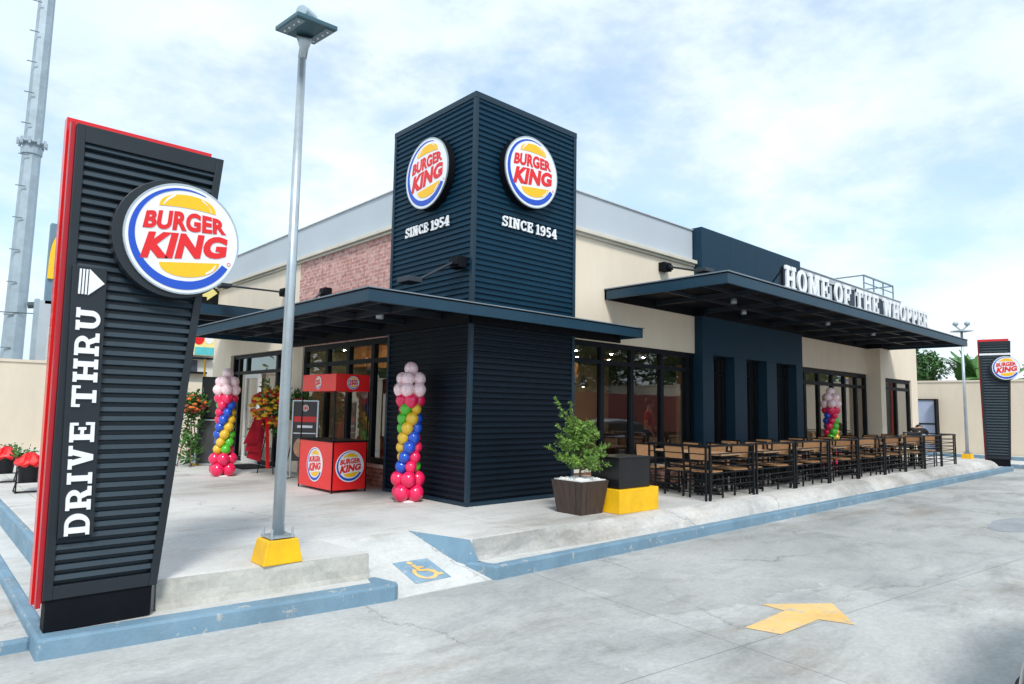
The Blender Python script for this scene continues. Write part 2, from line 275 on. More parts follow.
# ------------------------------------------------------------------ lettering
def rect(x0,x1,y0,y1): return [(x0,y0),(x1,y0),(x1,y1),(x0,y1)]
def arc(cx,cy,rx,ry,a0,a1,wx,wy,n=14):
    o = []; i = []
    for k in range(n+1):
        a = radians(a0+(a1-a0)*k/n); o.append((cx+rx*cos(a),cy+ry*sin(a))); i.append((cx+(rx-wx)*cos(a),cy+(ry-wy)*sin(a)))
    return ('ring',o,i)
W = .2; H = .16
def serifs(x0,x1,top=True,bot=True):
    r = []
    if top: r.append(rect(x0,x1,1-H,1))
    if bot: r.append(rect(x0,x1,0,H))
    return r
def Rr(*a): return rect(*a)
GL = {
 'I': (.40, [Rr(.1,.3,0,1)]+serifs(0,.4)),
 'D': (.76, [Rr(.08,.28,0,1), Rr(0,.40,.845,1), Rr(0,.40,0,.155), arc(.38,.5,.38,.5,-90,90,.2,.155)]),
 'P': (.70, [Rr(.08,.28,0,1), Rr(0,.38,.845,1), Rr(.28,.38,.34,.49), arc(.36,.67,.34,.33,-90,90,.19,.15), Rr(0,.42,0,H)]),
 'R': (.80, [Rr(.08,.28,0,1), Rr(0,.40,.845,1), Rr(.28,.40,.38,.53), arc(.38,.69,.34,.31,-90,90,.19,.15), Rr(0,.36,0,H), [(.55,0),(.76,0),(.60,.42),(.40,.42)], Rr(.50,.84,0,H)]),
 'V': (.84, [[(.32,0),(.52,0),(.29,1),(.09,1)], [(.32,0),(.52,0),(.75,1),(.55,1)], Rr(0,.36,1-H,1), Rr(.48,.84,1-H,1)]),
 'E': (.72, [Rr(.08,.28,0,1), Rr(0,.70,1-H,1), Rr(0,.72,0,H), Rr(.28,.50,.43,.57), Rr(.44,.54,.34,.66), Rr(.60,.70,.66,1), Rr(.62,.72,0,.36)]),
 'F': (.70, [Rr(.08,.28,0,1), Rr(0,.70,1-H,1), Rr(0,.40,0,H), Rr(.28,.50,.41,.55), Rr(.44,.54,.32,.64), Rr(.60,.70,.64,1)]),
 'T': (.78, [Rr(.29,.49,0,1), Rr(0,.78,1-H,1), Rr(.16,.62,0,H), Rr(0,.10,.66,1), Rr(.68,.78,.66,1)]),
 'H': (.84, [Rr(.08,.28,0,1), Rr(.56,.76,0,1), Rr(.28,.56,.42,.58)]+serifs(0,.36)+serifs(.48,.84)),
 'U': (.82, [Rr(.08,.28,.36,1), Rr(.54,.74,.36,1), arc(.41,.37,.33,.37,180,360,.2,.16)]+serifs(0,.36,True,False)+serifs(.46,.82,True,False)),
 'S': (.66, [arc(.33,.72,.31,.28,20,270,.17,.15,16), arc(.33,.285,.33,.285,-160,90,.17,.15,16), Rr(.55,.65,.68,1), Rr(0,.10,0,.32)]),
 'N': (.86, [Rr(.08,.26,0,1), Rr(.60,.78,0,1), [(.56,0),(.78,0),(.30,1),(.08,1)]]+serifs(0,.36,False,True)+[Rr(0,.22,1-H,1), Rr(.50,.86,1-H,1)]),
 'C': (.74, [arc(.39,.5,.39,.5,48,312,.2,.155,20), Rr(.62,.72,.62,.98), Rr(.62,.72,.03,.34)]),
 'O': (.80, [arc(.40,.5,.40,.5,0,360,.2,.155,28)]),
 'M': (1.02, [Rr(.08,.27,0,1), Rr(.75,.94,0,1), [(.42,.12),(.60,.12),(.30,1),(.12,1)], [(.42,.12),(.60,.12),(.90,1),(.72,1)]]+serifs(0,.36,False,True)+serifs(.66,1.02,False,True)+[Rr(0,.2,1-H,1),Rr(.82,1.02,1-H,1)]),
 'W': (1.16, [[(.26,0),(.43,0),(.27,1),(.08,1)], [(.26,0),(.43,0),(.66,.95),(.50,.95)], [(.73,0),(.90,0),(.66,.95),(.50,.95)], [(.73,0),(.90,0),(1.08,1),(.89,1)], Rr(0,.36,1-H,1), Rr(.80,1.16,1-H,1)]),
 '1': (.44, [Rr(.13,.33,0,1), Rr(0,.44,0,H), Rr(0,.2,.80,.94)]),
 '9': (.66, [arc(.33,.68,.33,.32,0,360,.18,.15,22), arc(.30,.42,.36,.42,-100,20,.19,.15), Rr(.04,.14,0,.22)]),
 '5': (.64, [Rr(.06,.60,1-H,1), Rr(.06,.24,.5,1), arc(.30,.32,.34,.32,-150,110,.19,.15,18)]),
 '4': (.70, [Rr(.40,.60,0,1), Rr(0,.70,.24,.39), [(0,.30),(.17,.30),(.58,1),(.40,1)], Rr(.28,.70,0,.13)]),
}
def slab_text(s, height, total_width, depth, m, parent, origin=(0,0,0), gap=.10, space=.36, name='letter', rot=False, bevel=0):
    """letters stand in the local xz plane, front towards -y; origin = lower left"""
    w = 0; lay = []
    for ch in s:
        if ch == ' ': w += space; continue
        lay.append((ch,w)); w += GL[ch][0]+gap
    w -= gap; kx = total_width/w; out = []
    for ch, x0 in lay:
        b = MB()
        for i, pl in enumerate(GL[ch][1]):
            e = .0006*i
            def T(p):
                x = (p[0]+x0)*kx; z = p[1]*height
                if rot: x, z = -z, x
                return (origin[0]+x, origin[2]+z)
            if pl[0] == 'ring':
                o = [T(p) for p in pl[1]]; n = [T(p) for p in pl[2]]
                if abs(o[0][0]-o[-1][0])+abs(o[0][1]-o[-1][1]) < 1e-5: b.ringplate(o[:-1], n[:-1], origin[1]-depth-e, origin[1])
                else: b.ringplate(o, n, origin[1]-depth-e, origin[1], False)
            else: b.plate([T(p) for p in pl], origin[1]-depth-e, origin[1])
        out.append(b.build(name, m, parent))
    return out

def text_mesh(s, depth, mapf, m, parent, name, offset=.028):
    cu = bpy.data.curves.new('txt','FONT'); cu.body = s; cu.offset = offset; cu.space_character = 1.04; cu.resolution_u = 4; cu.extrude = .5
    ob = bpy.data.objects.new('txt', cu); COL.objects.link(ob)
    me = bpy.data.meshes.new_from_object(ob); bpy.data.objects.remove(ob); bpy.data.curves.remove(cu)
    xs = [v.co.x for v in me.vertices]; ys = [v.co.y for v in me.vertices]; x0,x1,y0,y1 = min(xs),max(xs),min(ys),max(ys)
    for v in me.vertices:
        x, z = mapf((v.co.x-x0)/(x1-x0), (v.co.y-y0)/(y1-y0)); y = -depth*(v.co.z+.5)
        v.co = (x, y, z)
    me.materials.clear(); me.materials.append(m); me.name = name
    o = bpy.data.objects.new(name, me); COL.objects.link(o); o.parent = parent
    return o

def logo(parent, R, d, loc=(0,0,0), rz=0, drum=True, drummat=None, aspect=1.0, printed=False, drum_off=(0,0), drum_k=1.0):
    """round sign: drum behind a white face with its emblem; local front is -y"""
    def circ(r, n=56, cx=0, cz=0): return [(cx+r*cos(2*pi*i/n), cz+r*aspect*sin(2*pi*i/n)) for i in range(n)]
    if drum:
        b = MB(); b.plate(circ(R*drum_k, 56, *drum_off), -d, 0); b.tf(Matrix.Rotation(rz,4,'Z')); b.build('sign_drum', drummat or UNDER, parent, loc=loc, bevel=.004)
    t = .004 if printed else .022
    fb = MB(); fb.plate(circ(R), -t, 0)
    face = fb.build('sign_face', WHITE, parent, bevel=0 if printed else .008)
    face.location = Vector(loc)+Matrix.Rotation(rz,3,'Z') @ Vector((0,-d,0)); face.rotation_euler = (0,0,rz)
    if not printed:
        rb = MB(); rb.ringplate(circ(R*1.015), circ(R*.985), -t-.003, -.002); rb.build('rim', GALV, face)
    e = .0025 if printed else .005
    def S(p): return (p[0]*R, p[1]*R*aspect)
    # crescent
    o = []; n = []
    for k in range(61):
        th = 68+(332-68)*k/60; a = radians(th)
        if th < 180: w = .010+.092*((th-68)/112)**.9
        elif th < 270: w = .102+.056*(th-180)/90
        else: w = .158-.035*(th-270)/62
        o.append(S((.93*cos(a),.93*sin(a)))); n.append(S(((.93-w)*cos(a),(.93-w)*sin(a))))
    b = MB(); b.ringplate(n, o, -t-e, -t+.001, False); b.build('crescent', SBLUE, face)
    # buns
    pts = [(.04+.50*cos(a), .545+.275*max(0,sin(a))**.85) for a in [pi*i/20 for i in range(21)]]+[(.04+.50*x, .545+.035*(1-x*x)) for x in (-.8,-.5,-.2,.2,.5,.8)]
    pts = [S((x, z+.02*x)) for x,z in pts]
    b = MB(); b.plate(pts[::1], -t-e, -t+.001); top = b.build('bun', SYEL, face)
    pts = [(-.40+1.06*u, -.485+.13*u) for u in [i/6 for i in range(7)]]
    low = [(.13+.53*cos(a), -.42-.27*sin(a)+.06*cos(a)) for a in [pi*i/20 for i in range(1,20)]]
    b = MB(); b.plate([S(p) for p in (pts[:1]+low[::-1]+pts[::-1][:-1])], -t-e, -t+.001); b.build('bun', SYEL, face)
    hl = MB()   # white highlight slits on the buns
    for (p0,p1,p2) in (((-.40,.57),(-.33,.70),(-.20,.79)), ((.46,.58),(.38,.71),(.27,.79)), ((.59,-.40),(.52,-.50),(.42,-.57))):
        a0 = [S(p0),S(p1),S(p2)]; k = .03
        a1 = [S((p0[0]+k*.5,p0[1]-k*.1)),S((p1[0]+k*.8,p1[1]-k)),S((p2[0]+k*.2,p2[1]-k))]
        hl.ringplate(a1, a0, -t-e-.0015, -t-e+.001, False)
    hl.build('highlight', WHITE, face)
    def quadmap(BL,BR,TL,TR,bulge,bb=0):
        def f(u,v):
            x0 = BL[0]+(BR[0]-BL[0])*u; z0 = BL[1]+(BR[1]-BL[1])*u - bb*(4*u*(1-u))
            x1 = TL[0]+(TR[0]-TL[0])*u; z1 = TL[1]+(TR[1]-TL[1])*u + bulge*(4*u*(1-u))
            return S((x0+(x1-x0)*v, z0+(z1-z0)*v))
        return f
    for s, fn in (('BURGER', quadmap((-.71,.085),(.76,.205),(-.66,.40),(.72,.47),.07)), ('KING', quadmap((-.72,-.46),(.77,-.24),(-.60,.035),(.80,.155),.02,.015))):
        o_ = text_mesh(s, e+.001, fn, SRED, face, 'lettering', .046 if s=='BURGER' else .055)
        o_.location = (0,-t,0)
    if not printed:
        b = MB(); b.ringplate(circ(R*.035,16,.84*R,-.36*R), circ(R*.025,16,.84*R,-.36*R), -t-.003, -t+.001); b.build('registered_mark', SRED, face)
    return face

# ------------------------------------------------------------------ setting: ground, terrace, kerbs
b = MB(); b.add([(-400,-400,-.39),(400,-400,-.39),(400,400,-.39),(-400,400,-.39)],[(0,1,2,3)])
struct(b.build('road', ROAD))
b = MB(); b.prism([(-5.2,-1.52),(-4.70,-1.70),(-2.75,-1.86),(-2.85,-1.0),(-1.77,-1.1),(-1.54,-1.96),(21.4,-1.95),(21.4,14),(.15,14),(.15,9.2),(-2.5,9.2),(-2.5,17),(-5.2,17)], -.5, 0)
struct(b.build('terrace', TERR, bevel=.02))
# rough riser under the terrace edge, slightly proud and uneven
def riser(x0,x1,y0,y1,n,name,apron=False,mt=None):
    b = MB(); rows = []
    for i in range(n+1):
        t = i/n; x = x0+(x1-x0)*t; y = y0+(y1-y0)*t
        j = lambda s: (.005 if apron else .012)*mnoise.noise(Vector((x*4,s,1.7)))
        k_ = min(1,max(0,(x+.8)/3)) if apron else 0
        rows.append([(x,y+.02*k_-.026+j(0)*.8,-.003),(x,y-.030-.04*k_+j(1),-.05+.035*k_),(x,y-.034-.13*k_+j(2),-.13+.07*k_),(x,y-.042-.22*k_+j(3)*1.4,-.20+.05*k_),(x,y-.062-.24*k_+j(4)*1.4,-.246),(x,y+.02,-.246),(x,y+.02,-.004)])
    m = len(rows[0]); b.add([p for r in rows for p in r], [(i*m+k,(i+1)*m+k,(i+1)*m+(k+1)%m,i*m+(k+1)%m)[::-1] for i in range(n) for k in range(m)]+[tuple(range(m)), tuple(n*m+k for k in range(m-1,-1,-1))])
    return struct(b.build(name, mt or ROUGHC))
riser(-4.72,-2.78,-1.70,-1.855,50,'terrace_edge'); riser(-1.47,21.4,-1.94,-1.94,300,'terrace_edge',True,APRON)
# low strip between the riser and the kerb
b = MB(); b.prism([(-5.5,-1.90),(-2.72,-2.1),(-2.72,-1.6),(-4.6,-1.5),(-5.19,-1.5),(-5.19,17),(-5.5,17)], -.5, -.246)
struct(b.build('low_pavement', RAMP))
b = MB(); b.prism([(-1.37,-2.25),(22.6,-2.25),(22.6,-1.8),(-1.40,-1.8)], -.5, -.246)
struct(b.build('low_pavement', RAMP))
def kerb(name, poly, z1=-.238): return struct(MB().prism(poly, -.5, z1).build(name, KERB, bevel=.022))
kerb('kerb', [(-5.57,-1.99),(-2.72,-2.30),(-2.66,-2.27),(-2.64,-2.20),(-2.70,-1.90),(-2.80,-1.90),(-2.86,-2.07),(-5.46,-1.83),(-5.46,17),(-5.57,17)])
kerb('kerb', [(-1.43,-2.34),(22.55,-2.43),(22.75,-2.25),(22.75,14),(22.62,14),(22.6,-2.2),(-1.36,-2.20),(-1.47,-1.96),(-1.58,-1.96)])
kerb('kerb', [(-5.28,-1.55),(-5.199,-1.52),(-5.199,17),(-5.28,17)], .002)
b = MB(); b.prism([(-60,-1.62),(-5.565,-1.62),(-5.565,17),(-60,17)], -.5, -.31); struct(b.build('lane_pavement', RAMP))
kerb('kerb', [(-60,-1.69),(-5.565,-1.69),(-5.565,-1.615),(-60,-1.615)], -.300)
# ramp
rp = {'TL':(-2.85,-1.0,.0015),'TR':(-1.77,-1.1,.0015),'BR':(-1.43,-2.29,-.386),'BL':(-2.655,-2.27,-.386)}
TL,TR,BR,BL = (Vector(rp[k]) for k in ('TL','TR','BR','BL'))
b = MB(); b.hexa([p-Vector((0,0,.3)) for p in (BL,BR,TR,TL)],[BL,BR,TR,TL]); struct(b.build('ramp', RAMP))
A_,B_,C_,D_ = Vector((-1.774,-1.095,.004)),Vector((-1.53,-1.985,.004)),Vector((-1.462,-2.05,-.20)),Vector((-1.625,-1.87,-.243))
b = MB(); b.add([A_,B_,C_,D_]+[p-Vector((0,0,.25)) for p in (A_,B_,C_,D_)], [(0,3,1),(1,3,2),(4,5,6,7),(0,1,5,4),(1,2,6,5),(2,3,7,6),(3,0,4,7)])
struct(b.build('ramp_flare', KERB))
RN = (BR-BL).cross(TR-BL)
def onramp(x,y,h=.004): return Vector((x,y,BL.z-((x-BL.x)*RN.x+(y-BL.y)*RN.y)/RN.z+h))
pc = [(-2.34,-2.11),(-1.88,-2.11),(-1.92,-1.71),(-2.365,-1.69)]
b = MB(); b.add([onramp(*p) for p in pc],[(0,1,2,3)]); struct(b.build('road_marking', PADBLUE))
PQ = [onramp(*p,.008) for p in pc]
def pad(x,y): return PQ[0].lerp(PQ[1],x).lerp(PQ[3].lerp(PQ[2],x),y)
b = MB()
def padstrip(pts,w):
    vs = []; n = len(pts)
    for i,p in enumerate(pts):
        a = pts[max(0,i-1)]; c = pts[min(n-1,i+1)]; d = Vector((c[0]-a[0],c[1]-a[1])).normalized(); q = Vector((-d.y,d.x))*w/2
        vs += [pad(p[0]+q.x,p[1]+q.y),pad(p[0]-q.x,p[1]-q.y)]
    b.add([v+Vector((0,0,.0004*len(b.f)/10)) for v in vs],[(2*i,2*i+1,2*i+3,2*i+2) for i in range(n-1)])
padstrip([(.50+.26*cos(radians(a)),.36+.25*sin(radians(a))) for a in range(125,395,15)],.10)
padstrip([(.42,.78),(.44,.50),(.66,.46),(.80,.20),(.90,.22)],.12)
padstrip([(.44,.64),(.62,.62)],.08)
n0 = [pad(.40+.075*cos(a),.88+.075*sin(a)) for a in [2*pi*i/14 for i in range(14)]]; b.add(n0,[tuple(range(14))])
struct(b.build('road_marking', ROADYEL))
# arrow on the road
b = MB(); z = -.3855
ap = [(-.78,-4.93),(-.70,-5.22),(-.02,-5.25),(.08,-5.53),(.62,-5.11),(.02,-4.67),(-.01,-4.92)]
b.add([(x,y,z) for x,y in ap],[(0,1,2,6),(2,3,4),(2,4,6),(4,5,6)]); struct(b.build('road_marking', ROADYEL))
# dark patched slab in the road
b = MB(); pp = [(8.25+1.05*cos(a)*(1+.06*sin(3*a)),-5.2+.38*sin(a)*(1+.08*cos(5*a)),-.386) for a in [2*pi*i/28 for i in range(28)]]; b.add(pp,[tuple(range(28))]); struct(b.build('road_patch', concrete('dark road patch',(.24,.26,.28),(.29,.31,.33),(.34,.36,.38),0,2,.4)))
# far raised strip by the boundary wall
b = MB(); b.box(24.1,26.9,-60,3.2,-.5,-.25); b.box(26.9,27.95,-60,12,-.5,-.12); struct(b.build('far_pavement', RAMP))
b = MB(); b.box(23.98,24.1,-60,3.3,-.5,-.24); b.box(26.8,26.9,-60,12,-.5,-.10); struct(b.build('kerb', KERB, bevel=.02))

# ------------------------------------------------------------------ restaurant
REST = thing('restaurant', 'single-storey cream restaurant with dark corrugated corner tower, flat canopies and grey parapet', 'restaurant', (0,0,0))
def R_(b, name, m, **k): return b.build(name, m, REST, **k)
def corrugate(b, a0, a1, z0, z1, period, depth, f):
    """horizontal ribs; f(a,d,z) -> point, d outward"""
    n = int(round((z1-z0)/period)); p = (z1-z0)/n; prof = []
    for i in range(n):
        z = z0+i*p; prof += [(0,z),(0,z+.34*p),(depth,z+.46*p),(depth,z+.90*p)]
    prof.append((0,z1))
    vs = []; 
    for d,z in prof: vs += [f(a0,d,z), f(a1,d,z)]
    b.add(vs, [(2*i,2*i+1,2*i+3,2*i+2) for i in range(len(prof)-1)])
TH = 6.56
b = MB(); b.box(.03,2.34,.03,2.34,0,TH-.02)
corrugate(b, .05, 2.33, .06, TH-.10, .0915, .026, lambda a,d,z: (a, .03-.004-d, z))
corrugate(b, 2.33, .05, .06, TH-.10, .0915, .026, lambda a,d,z: (.03-.004-d, a, z))
corrugate(b, 2.33, .05, 5.6, TH-.10, .0915, .026, lambda a,d,z: (a, 2.344+d, z))
corrugate(b, .05, 2.33, 5.6, TH-.10, .0915, .026, lambda a,d,z: (2.344+d, a, z))
# upper part navy, lower part charcoal
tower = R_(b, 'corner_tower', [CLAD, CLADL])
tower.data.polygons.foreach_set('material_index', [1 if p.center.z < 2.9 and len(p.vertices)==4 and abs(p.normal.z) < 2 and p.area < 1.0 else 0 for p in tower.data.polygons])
b = MB()
for x,y in ((.0,.0),(2.37,.0),(.0,2.37),(2.37,2.37)):
    b.box(x-.012 if x<1 else x-.055, x+.055 if x<1 else x+.012, y-.012 if y<1 else y-.055, y+.055 if y<1 else y+.012, 0, TH-.1)
b.box(-.015,2.385,-.015,2.385,TH-.1,TH)
b.box(-.018,2.37,-.018,2.37,0.0,.06)
R_(b, 'corner_trim', mat('navy corner trim', (.003,.022,.042), .5, .1, 3), bevel=.004)

YF = .15; Z1 = 2.78; ZW = 4.72; ZP = 5.56
def wall_y(b, y, t, segs, z0=0):      # plane y const
    for x0,x1,za,zb in segs: b.box(x0,x1,y,y+t,za,zb)
# main front walls
b = MB()
wall_y(b, YF, .2, [(2.37,6.52,Z1,ZW)]); R_(b,'wall',BEIGE); b = MB(); wall_y(b, YF, .2, [(11.42,16.55,Z1,ZW)])
R_(b,'wall',BEIGE)
b = MB(); wall_y(b, -.25, .22, [(16.55,16.95,0,3.9),(19.42,20.05,0,3.9),(16.95,19.42,2.68,3.9),(16.95,19.42,0,.42)]); b.box(16.55,20.05,-.03,.35,3.9-.05,ZW); b.box(19.87,20.05,-.03,12,0,ZW); b.box(16.55,16.75,-.03,.35,0,3.85)
R_(b,'wall',BEIGE)
b = MB(); b.box(16.5,20.1,-.28,.1,3.9,3.98); R_(b,'ledge',CORN)
# left facade walls
b = MB(); X = .15
for y0,y1,za,zb in ((6.18,7.25,0,Z1),(10.62,12.0,0,Z1),(6.5,12.0,Z1,ZW)): b.box(X,X+.2,y0,y1,za,zb)
b.box(X+.2,19.87,11.8,12.0,0,ZW)
R_(b,'wall',BEIGE)
b = MB(); b.box(X,X+.2,2.345,6.5,Z1,ZW); R_(b,'brick_wall',BRK)
# plinths
b = MB(); b.box(X+.01,X+.2,2.345,6.18,0,.36); R_(b,'plinth',BRKX)
b = MB(); b.box(X-.03,X+.2,2.36,6.18,.36,.42); R_(b,'window_sill',CORN,bevel=.005)
for x0,x1 in ((2.345,6.5),(11.42,16.55)): b = MB(); b.box(x0,x1,YF+.01,YF+.2,0,.36); R_(b,'plinth',BRKY)
for x0,x1 in ((2.38,6.49),(11.43,16.54)): b = MB(); b.box(x0,x1,YF-.03,YF+.2,.36,.42); R_(b,'window_sill',CORN,bevel=.005)
# cornice and parapet
b = MB()
for q in range(3):
    b = MB()
    for z0,z1,o in ((ZW,ZW+.05,.05),(ZW+.05,ZW+.13,.11)):
        if q == 0: b.box(2.39,6.47,YF-o,YF+.02,z0,z1)
        if q == 1: b.box(X-o,X+.02,2.39,12+o,z0,z1)
        if q == 2: b.box(11.44,20.05+o,YF-o,YF+.02,z0,z1)
    R_(b,'cornice',CORN,bevel=.01)
b = MB(); b.box(2.36,6.47,YF+.021,YF+.2,ZW,ZP); b.box(X+.021,X+.2,2.36,12.0,ZW,ZP); b.box(11.43,20.05,YF+.021,YF+.2,ZW,ZP); b.box(.35,20.05,11.8,12,ZW,ZP); b.box(19.85,20.05,.35,11.8,ZW,ZP)
R_(b,'parapet',GREY)
COP = mat('pale metal coping',(.55,.58,.60),.4,.05,3)
for q in ((2.36,6.47,YF-.01,YF+.22),(X-.01,X+.22,2.36,12.02),(11.43,20.07,YF-.01,YF+.22)): b = MB(); b.box(*q,ZP,ZP+.02); R_(b,'coping',COP)
b = MB(); b.box(.36,19.86,.36,11.8,4.5,4.62); R_(b,'roof',mat('roof membrane',(.30,.31,.32),.8,.1,1))
# portal
PY = -.05; ops = [(6.93,7.86),(8.42,9.42),(9.94,11.05)]
b = MB(); xs = 6.5
for a0,a1 in ops: b.box(xs,a0,PY,.5,0,2.76); xs = a1
b.box(xs,11.43,PY,.5,0,2.76); b.box(6.5,11.43,PY,.55,2.76,5.62); b.box(6.5,11.43,.5,.55,0,.1)
R_(b,'portal',NAVY,bevel=.004)
b = MB()
for x in (7.75,9.0,10.2): b.box(x,x+.008,PY-.003,PY+.01,3.84,5.60)
R_(b,'panel_joint',TRIM)

def window(plane, c, a0, a1, z0, z1, mull, trans, fw=.06, name='window', panem=None, depth=.10, door=False):
    """plane 'y' (faces -y) at y=c or 'x' (faces -x) at x=c"""
    f = MB()
    def bx(m, p0,p1,d0,d1,q0,q1):
        if plane == 'y': m.box(p0,p1,c+d0,c+d1,q0,q1)
        else: m.box(c+d0,c+d1,p0,p1,q0,q1)
    bx(f,a0,a0+fw,0,depth,z0,z1); bx(f,a1-fw,a1,0,depth,z0,z1); bx(f,a0+fw,a1-fw,0,depth,z1-fw,z1); bx(f,a0+fw,a1-fw,0,depth,z0,z0+fw)
    for m in mull: bx(f,m-fw/2,m+fw/2,.002,depth-.002,z0+fw,z1-fw)
    es = [a0+fw]+[e for m in mull for e in (m-fw/2,m+fw/2)]+[a1-fw]
    for t in trans:
        for i in range(0,len(es),2): bx(f,es[i],es[i+1],.006,depth-.006,t-fw*.4,t+fw*.4)
    fr = f.build(name, FRAME, REST)
    g = MB()
    for i in range(0,len(es),2):
        lv = [z0+fw]+[e for t in trans for e in (t-fw*.4,t+fw*.4)]+[z1-fw]
        for j in range(0,len(lv),2):
            if plane == 'y': g.add([(es[i],c+.05,lv[j]),(es[i+1],c+.05,lv[j]),(es[i+1],c+.05,lv[j+1]),(es[i],c+.05,lv[j+1])],[(0,1,2,3)])
            else: g.add([(c+.05,es[i],lv[j]),(c+.05,es[i+1],lv[j]),(c+.05,es[i+1],lv[j+1]),(c+.05,es[i],lv[j+1])],[(3,2,1,0)])
    g.build('pane', panem or GLASS, fr)
    return fr
window('y', YF+.04, 2.40, 6.50, .42, Z1, [3.39,4.31,5.33,6.30], [2.40], .10)
for a0,a1 in ops: window('y', .20, a0+.0, a1-.0, .02, 2.76, [a0+.62], [2.38], .05)
window('y', YF+.04, 11.43, 16.55, .42, Z1-.02, [12.10,13.0,13.95,14.85,15.75], [2.36], .12)
window('y', -.20, 16.95, 19.42, .42, 2.68, [18.1], [2.35], .13)
window('x', X+.04, 2.36, 6.18, .42, Z1, [3.22,4.18,5.10], [2.36], .11)
window('x', X+.08, 7.25, 10.62, 0.0, Z1, [7.75,9.65,10.2], [2.30], .10)
# entrance door with pale frame
d = MB(); y0,y1 = 8.62,9.55
d.box(.17,.23,y0,y0+.09,0,2.24); d.box(.17,.23,y1-.09,y1,0,2.24); d.box(.17,.23,y0+.09,y1-.09,2.14,2.24); d.box(.17,.23,y0+.09,y1-.09,0,.14)
door = R_(d,'door',WHITEP); MB().tube([(.13,8.78,.85),(.13,8.78,1.35)],.013).build('handle',GALV,door); g = MB(); g.add([(.2,y0+.09,.14),(.2,y1-.09,.14),(.2,y1-.09,2.14),(.2,y0+.09,2.14)],[(3,2,1,0)]); g.build('pane',GLASS,door)

# canopies
def canopy(outline, z0, z1, beams, name, t=.05, edges=(0,)):
    b = MB(); n = len(outline)
    b.prism(outline, z1-.018, z1)
    o = b.build(name, UNDER, REST)
    f = MB()
    # inner offset for fascia thickness
    import mathutils
    for i in edges:
        p = Vector(outline[i]); q = Vector(outline[(i+1)%n]); e = (q-p).normalized(); nrm = Vector((-e.y,e.x))
        a = p+e*0; c_ = q-e*t
        f.hexa([(a.x,a.y,z0),(c_.x,c_.y,z0),(c_.x+nrm.x*t,c_.y+nrm.y*t,z0),(a.x+nrm.x*t,a.y+nrm.y*t,z0)],
               [(a.x,a.y,z1-.02),(c_.x,c_.y,z1-.02),(c_.x+nrm.x*t,c_.y+nrm.y*t,z1-.02),(a.x+nrm.x*t,a.y+nrm.y*t,z1-.02)])
    f.build('fascia', NAVY2, o, bevel=.004)
    f = MB()
    for i in range(n):
        if i in edges: continue
        p = Vector(outline[i]); q = Vector(outline[(i+1)%n]); e = (q-p).normalized(); nrm = Vector((-e.y,e.x))*.04; zl = z0-(.065 if z0 < 3 else 0)
        f.hexa([(p.x,p.y,zl),(q.x,q.y,zl),(q.x+nrm.x,q.y+nrm.y,zl),(p.x+nrm.x,p.y+nrm.y,zl)],[(p.x,p.y,z1-.02),(q.x,q.y,z1-.02),(q.x+nrm.x,q.y+nrm.y,z1-.02),(p.x+nrm.x,p.y+nrm.y,z1-.02)])
    f.build('ledger', UNDER, o)
    for (p,q,w,h) in beams:
        m = MB(); m.bar((p[0],p[1],z1-.022-h/2),(q[0],q[1],z1-.022-h/2),w,h); m.build('beam', BEAMM, o)
    return o
NAVY2 = mat('canopy fascia', (.006,.036,.066), .4, .1, 2.0)
BEAMM = mat('canopy beam', (.022,.030,.040), .4, .15, 3)
CA0,CA1 = 2.86,3.035
can = canopy([(-2.06,-.43),(3.82,-.43),(3.82,.14),(2.39,.14),(2.39,-.03),(-.03,-.03),(-.03,2.39),(.14,2.39),(.14,6.75),(-2.06,6.75)], CA0, CA1,
   [((-1.0,-.38),(-1.0,6.7),.05,.09),((-1.55,-.38),(-1.55,6.7),.04,.07)]+[((-2.0,y),(-.04 if y<2.4 else .13,y),.045,.10) for y in (.7,1.8,2.9,4.0,5.1,6.1)]+[((x,-.38),(x,-.04 if x<2.4 else .13),.045,.1) for x in (.6,1.7,2.8)], 'canopy', edges=(0,1,8,9))
M0,M1 = 3.60,3.79
canM = canopy([(3.38,-2.45),(17.35,-2.45),(17.35,-.27),(16.53,-.27),(16.53,.14),(11.45,.14),(11.45,-.07),(6.48,-.07),(6.48,.14),(3.38,.14)], M0, M1,
   [((3.45,-1.65),(17.25,-1.65),.04,.06),((3.45,-.85),(17.25,-.85),.04,.06)]+[((x,-2.39),(x,.12 if (x<6.4 or 11.5<x<16.4) else (-.08 if x<11.5 else -.28)),.04,.10) for x in (5.0,6.6,8.1,9.6,11.1,12.6,14.1,15.6,17.1)], 'canopy', edges=(0,1,9))
b = MB(); b.box(3.36,17.37,-2.47,-2.39,M1,M1+.02); b.box(3.36,3.44,-2.39,.14,M1,M1+.02); b.build('coping', mat('pale canopy edge',(.18,.22,.26),.4,.1,4), canM)
b = MB(); b.box(-2.08,3.84,-.45,-.38,CA1,CA1+.015); b.box(-2.08,-2.0,-.38,6.75,CA1,CA1+.015); b.build('coping', bpy.data.materials['pale canopy edge'], can)
canS = canopy([(-3.3,7.6),(.13,7.6),(.13,11.2),(-3.3,11.2)], 3.48, 3.73, [((-3.2,8.6),(.1,8.6),.06,.1),((-3.2,9.9),(.1,9.9),.06,.1),((-1.9,7.7),(-1.9,11.1),.06,.1)], 'canopy', edges=(0,2,3))
# ceiling lights under canopies
for (x,y,z,o) in ((-.9,1.2,2.93,can),(-.9,4.6,2.93,can),(5.8,-1.2,3.72,canM),(7.3,-.6,3.72,canM),(10.3,-1.2,3.72,canM),(13.3,-1.2,3.72,canM)):
    MB().lathe([(.06,-.05),(.065,0),(.05,.07)],(x,y,z),14).build('downlight', GALV, o)

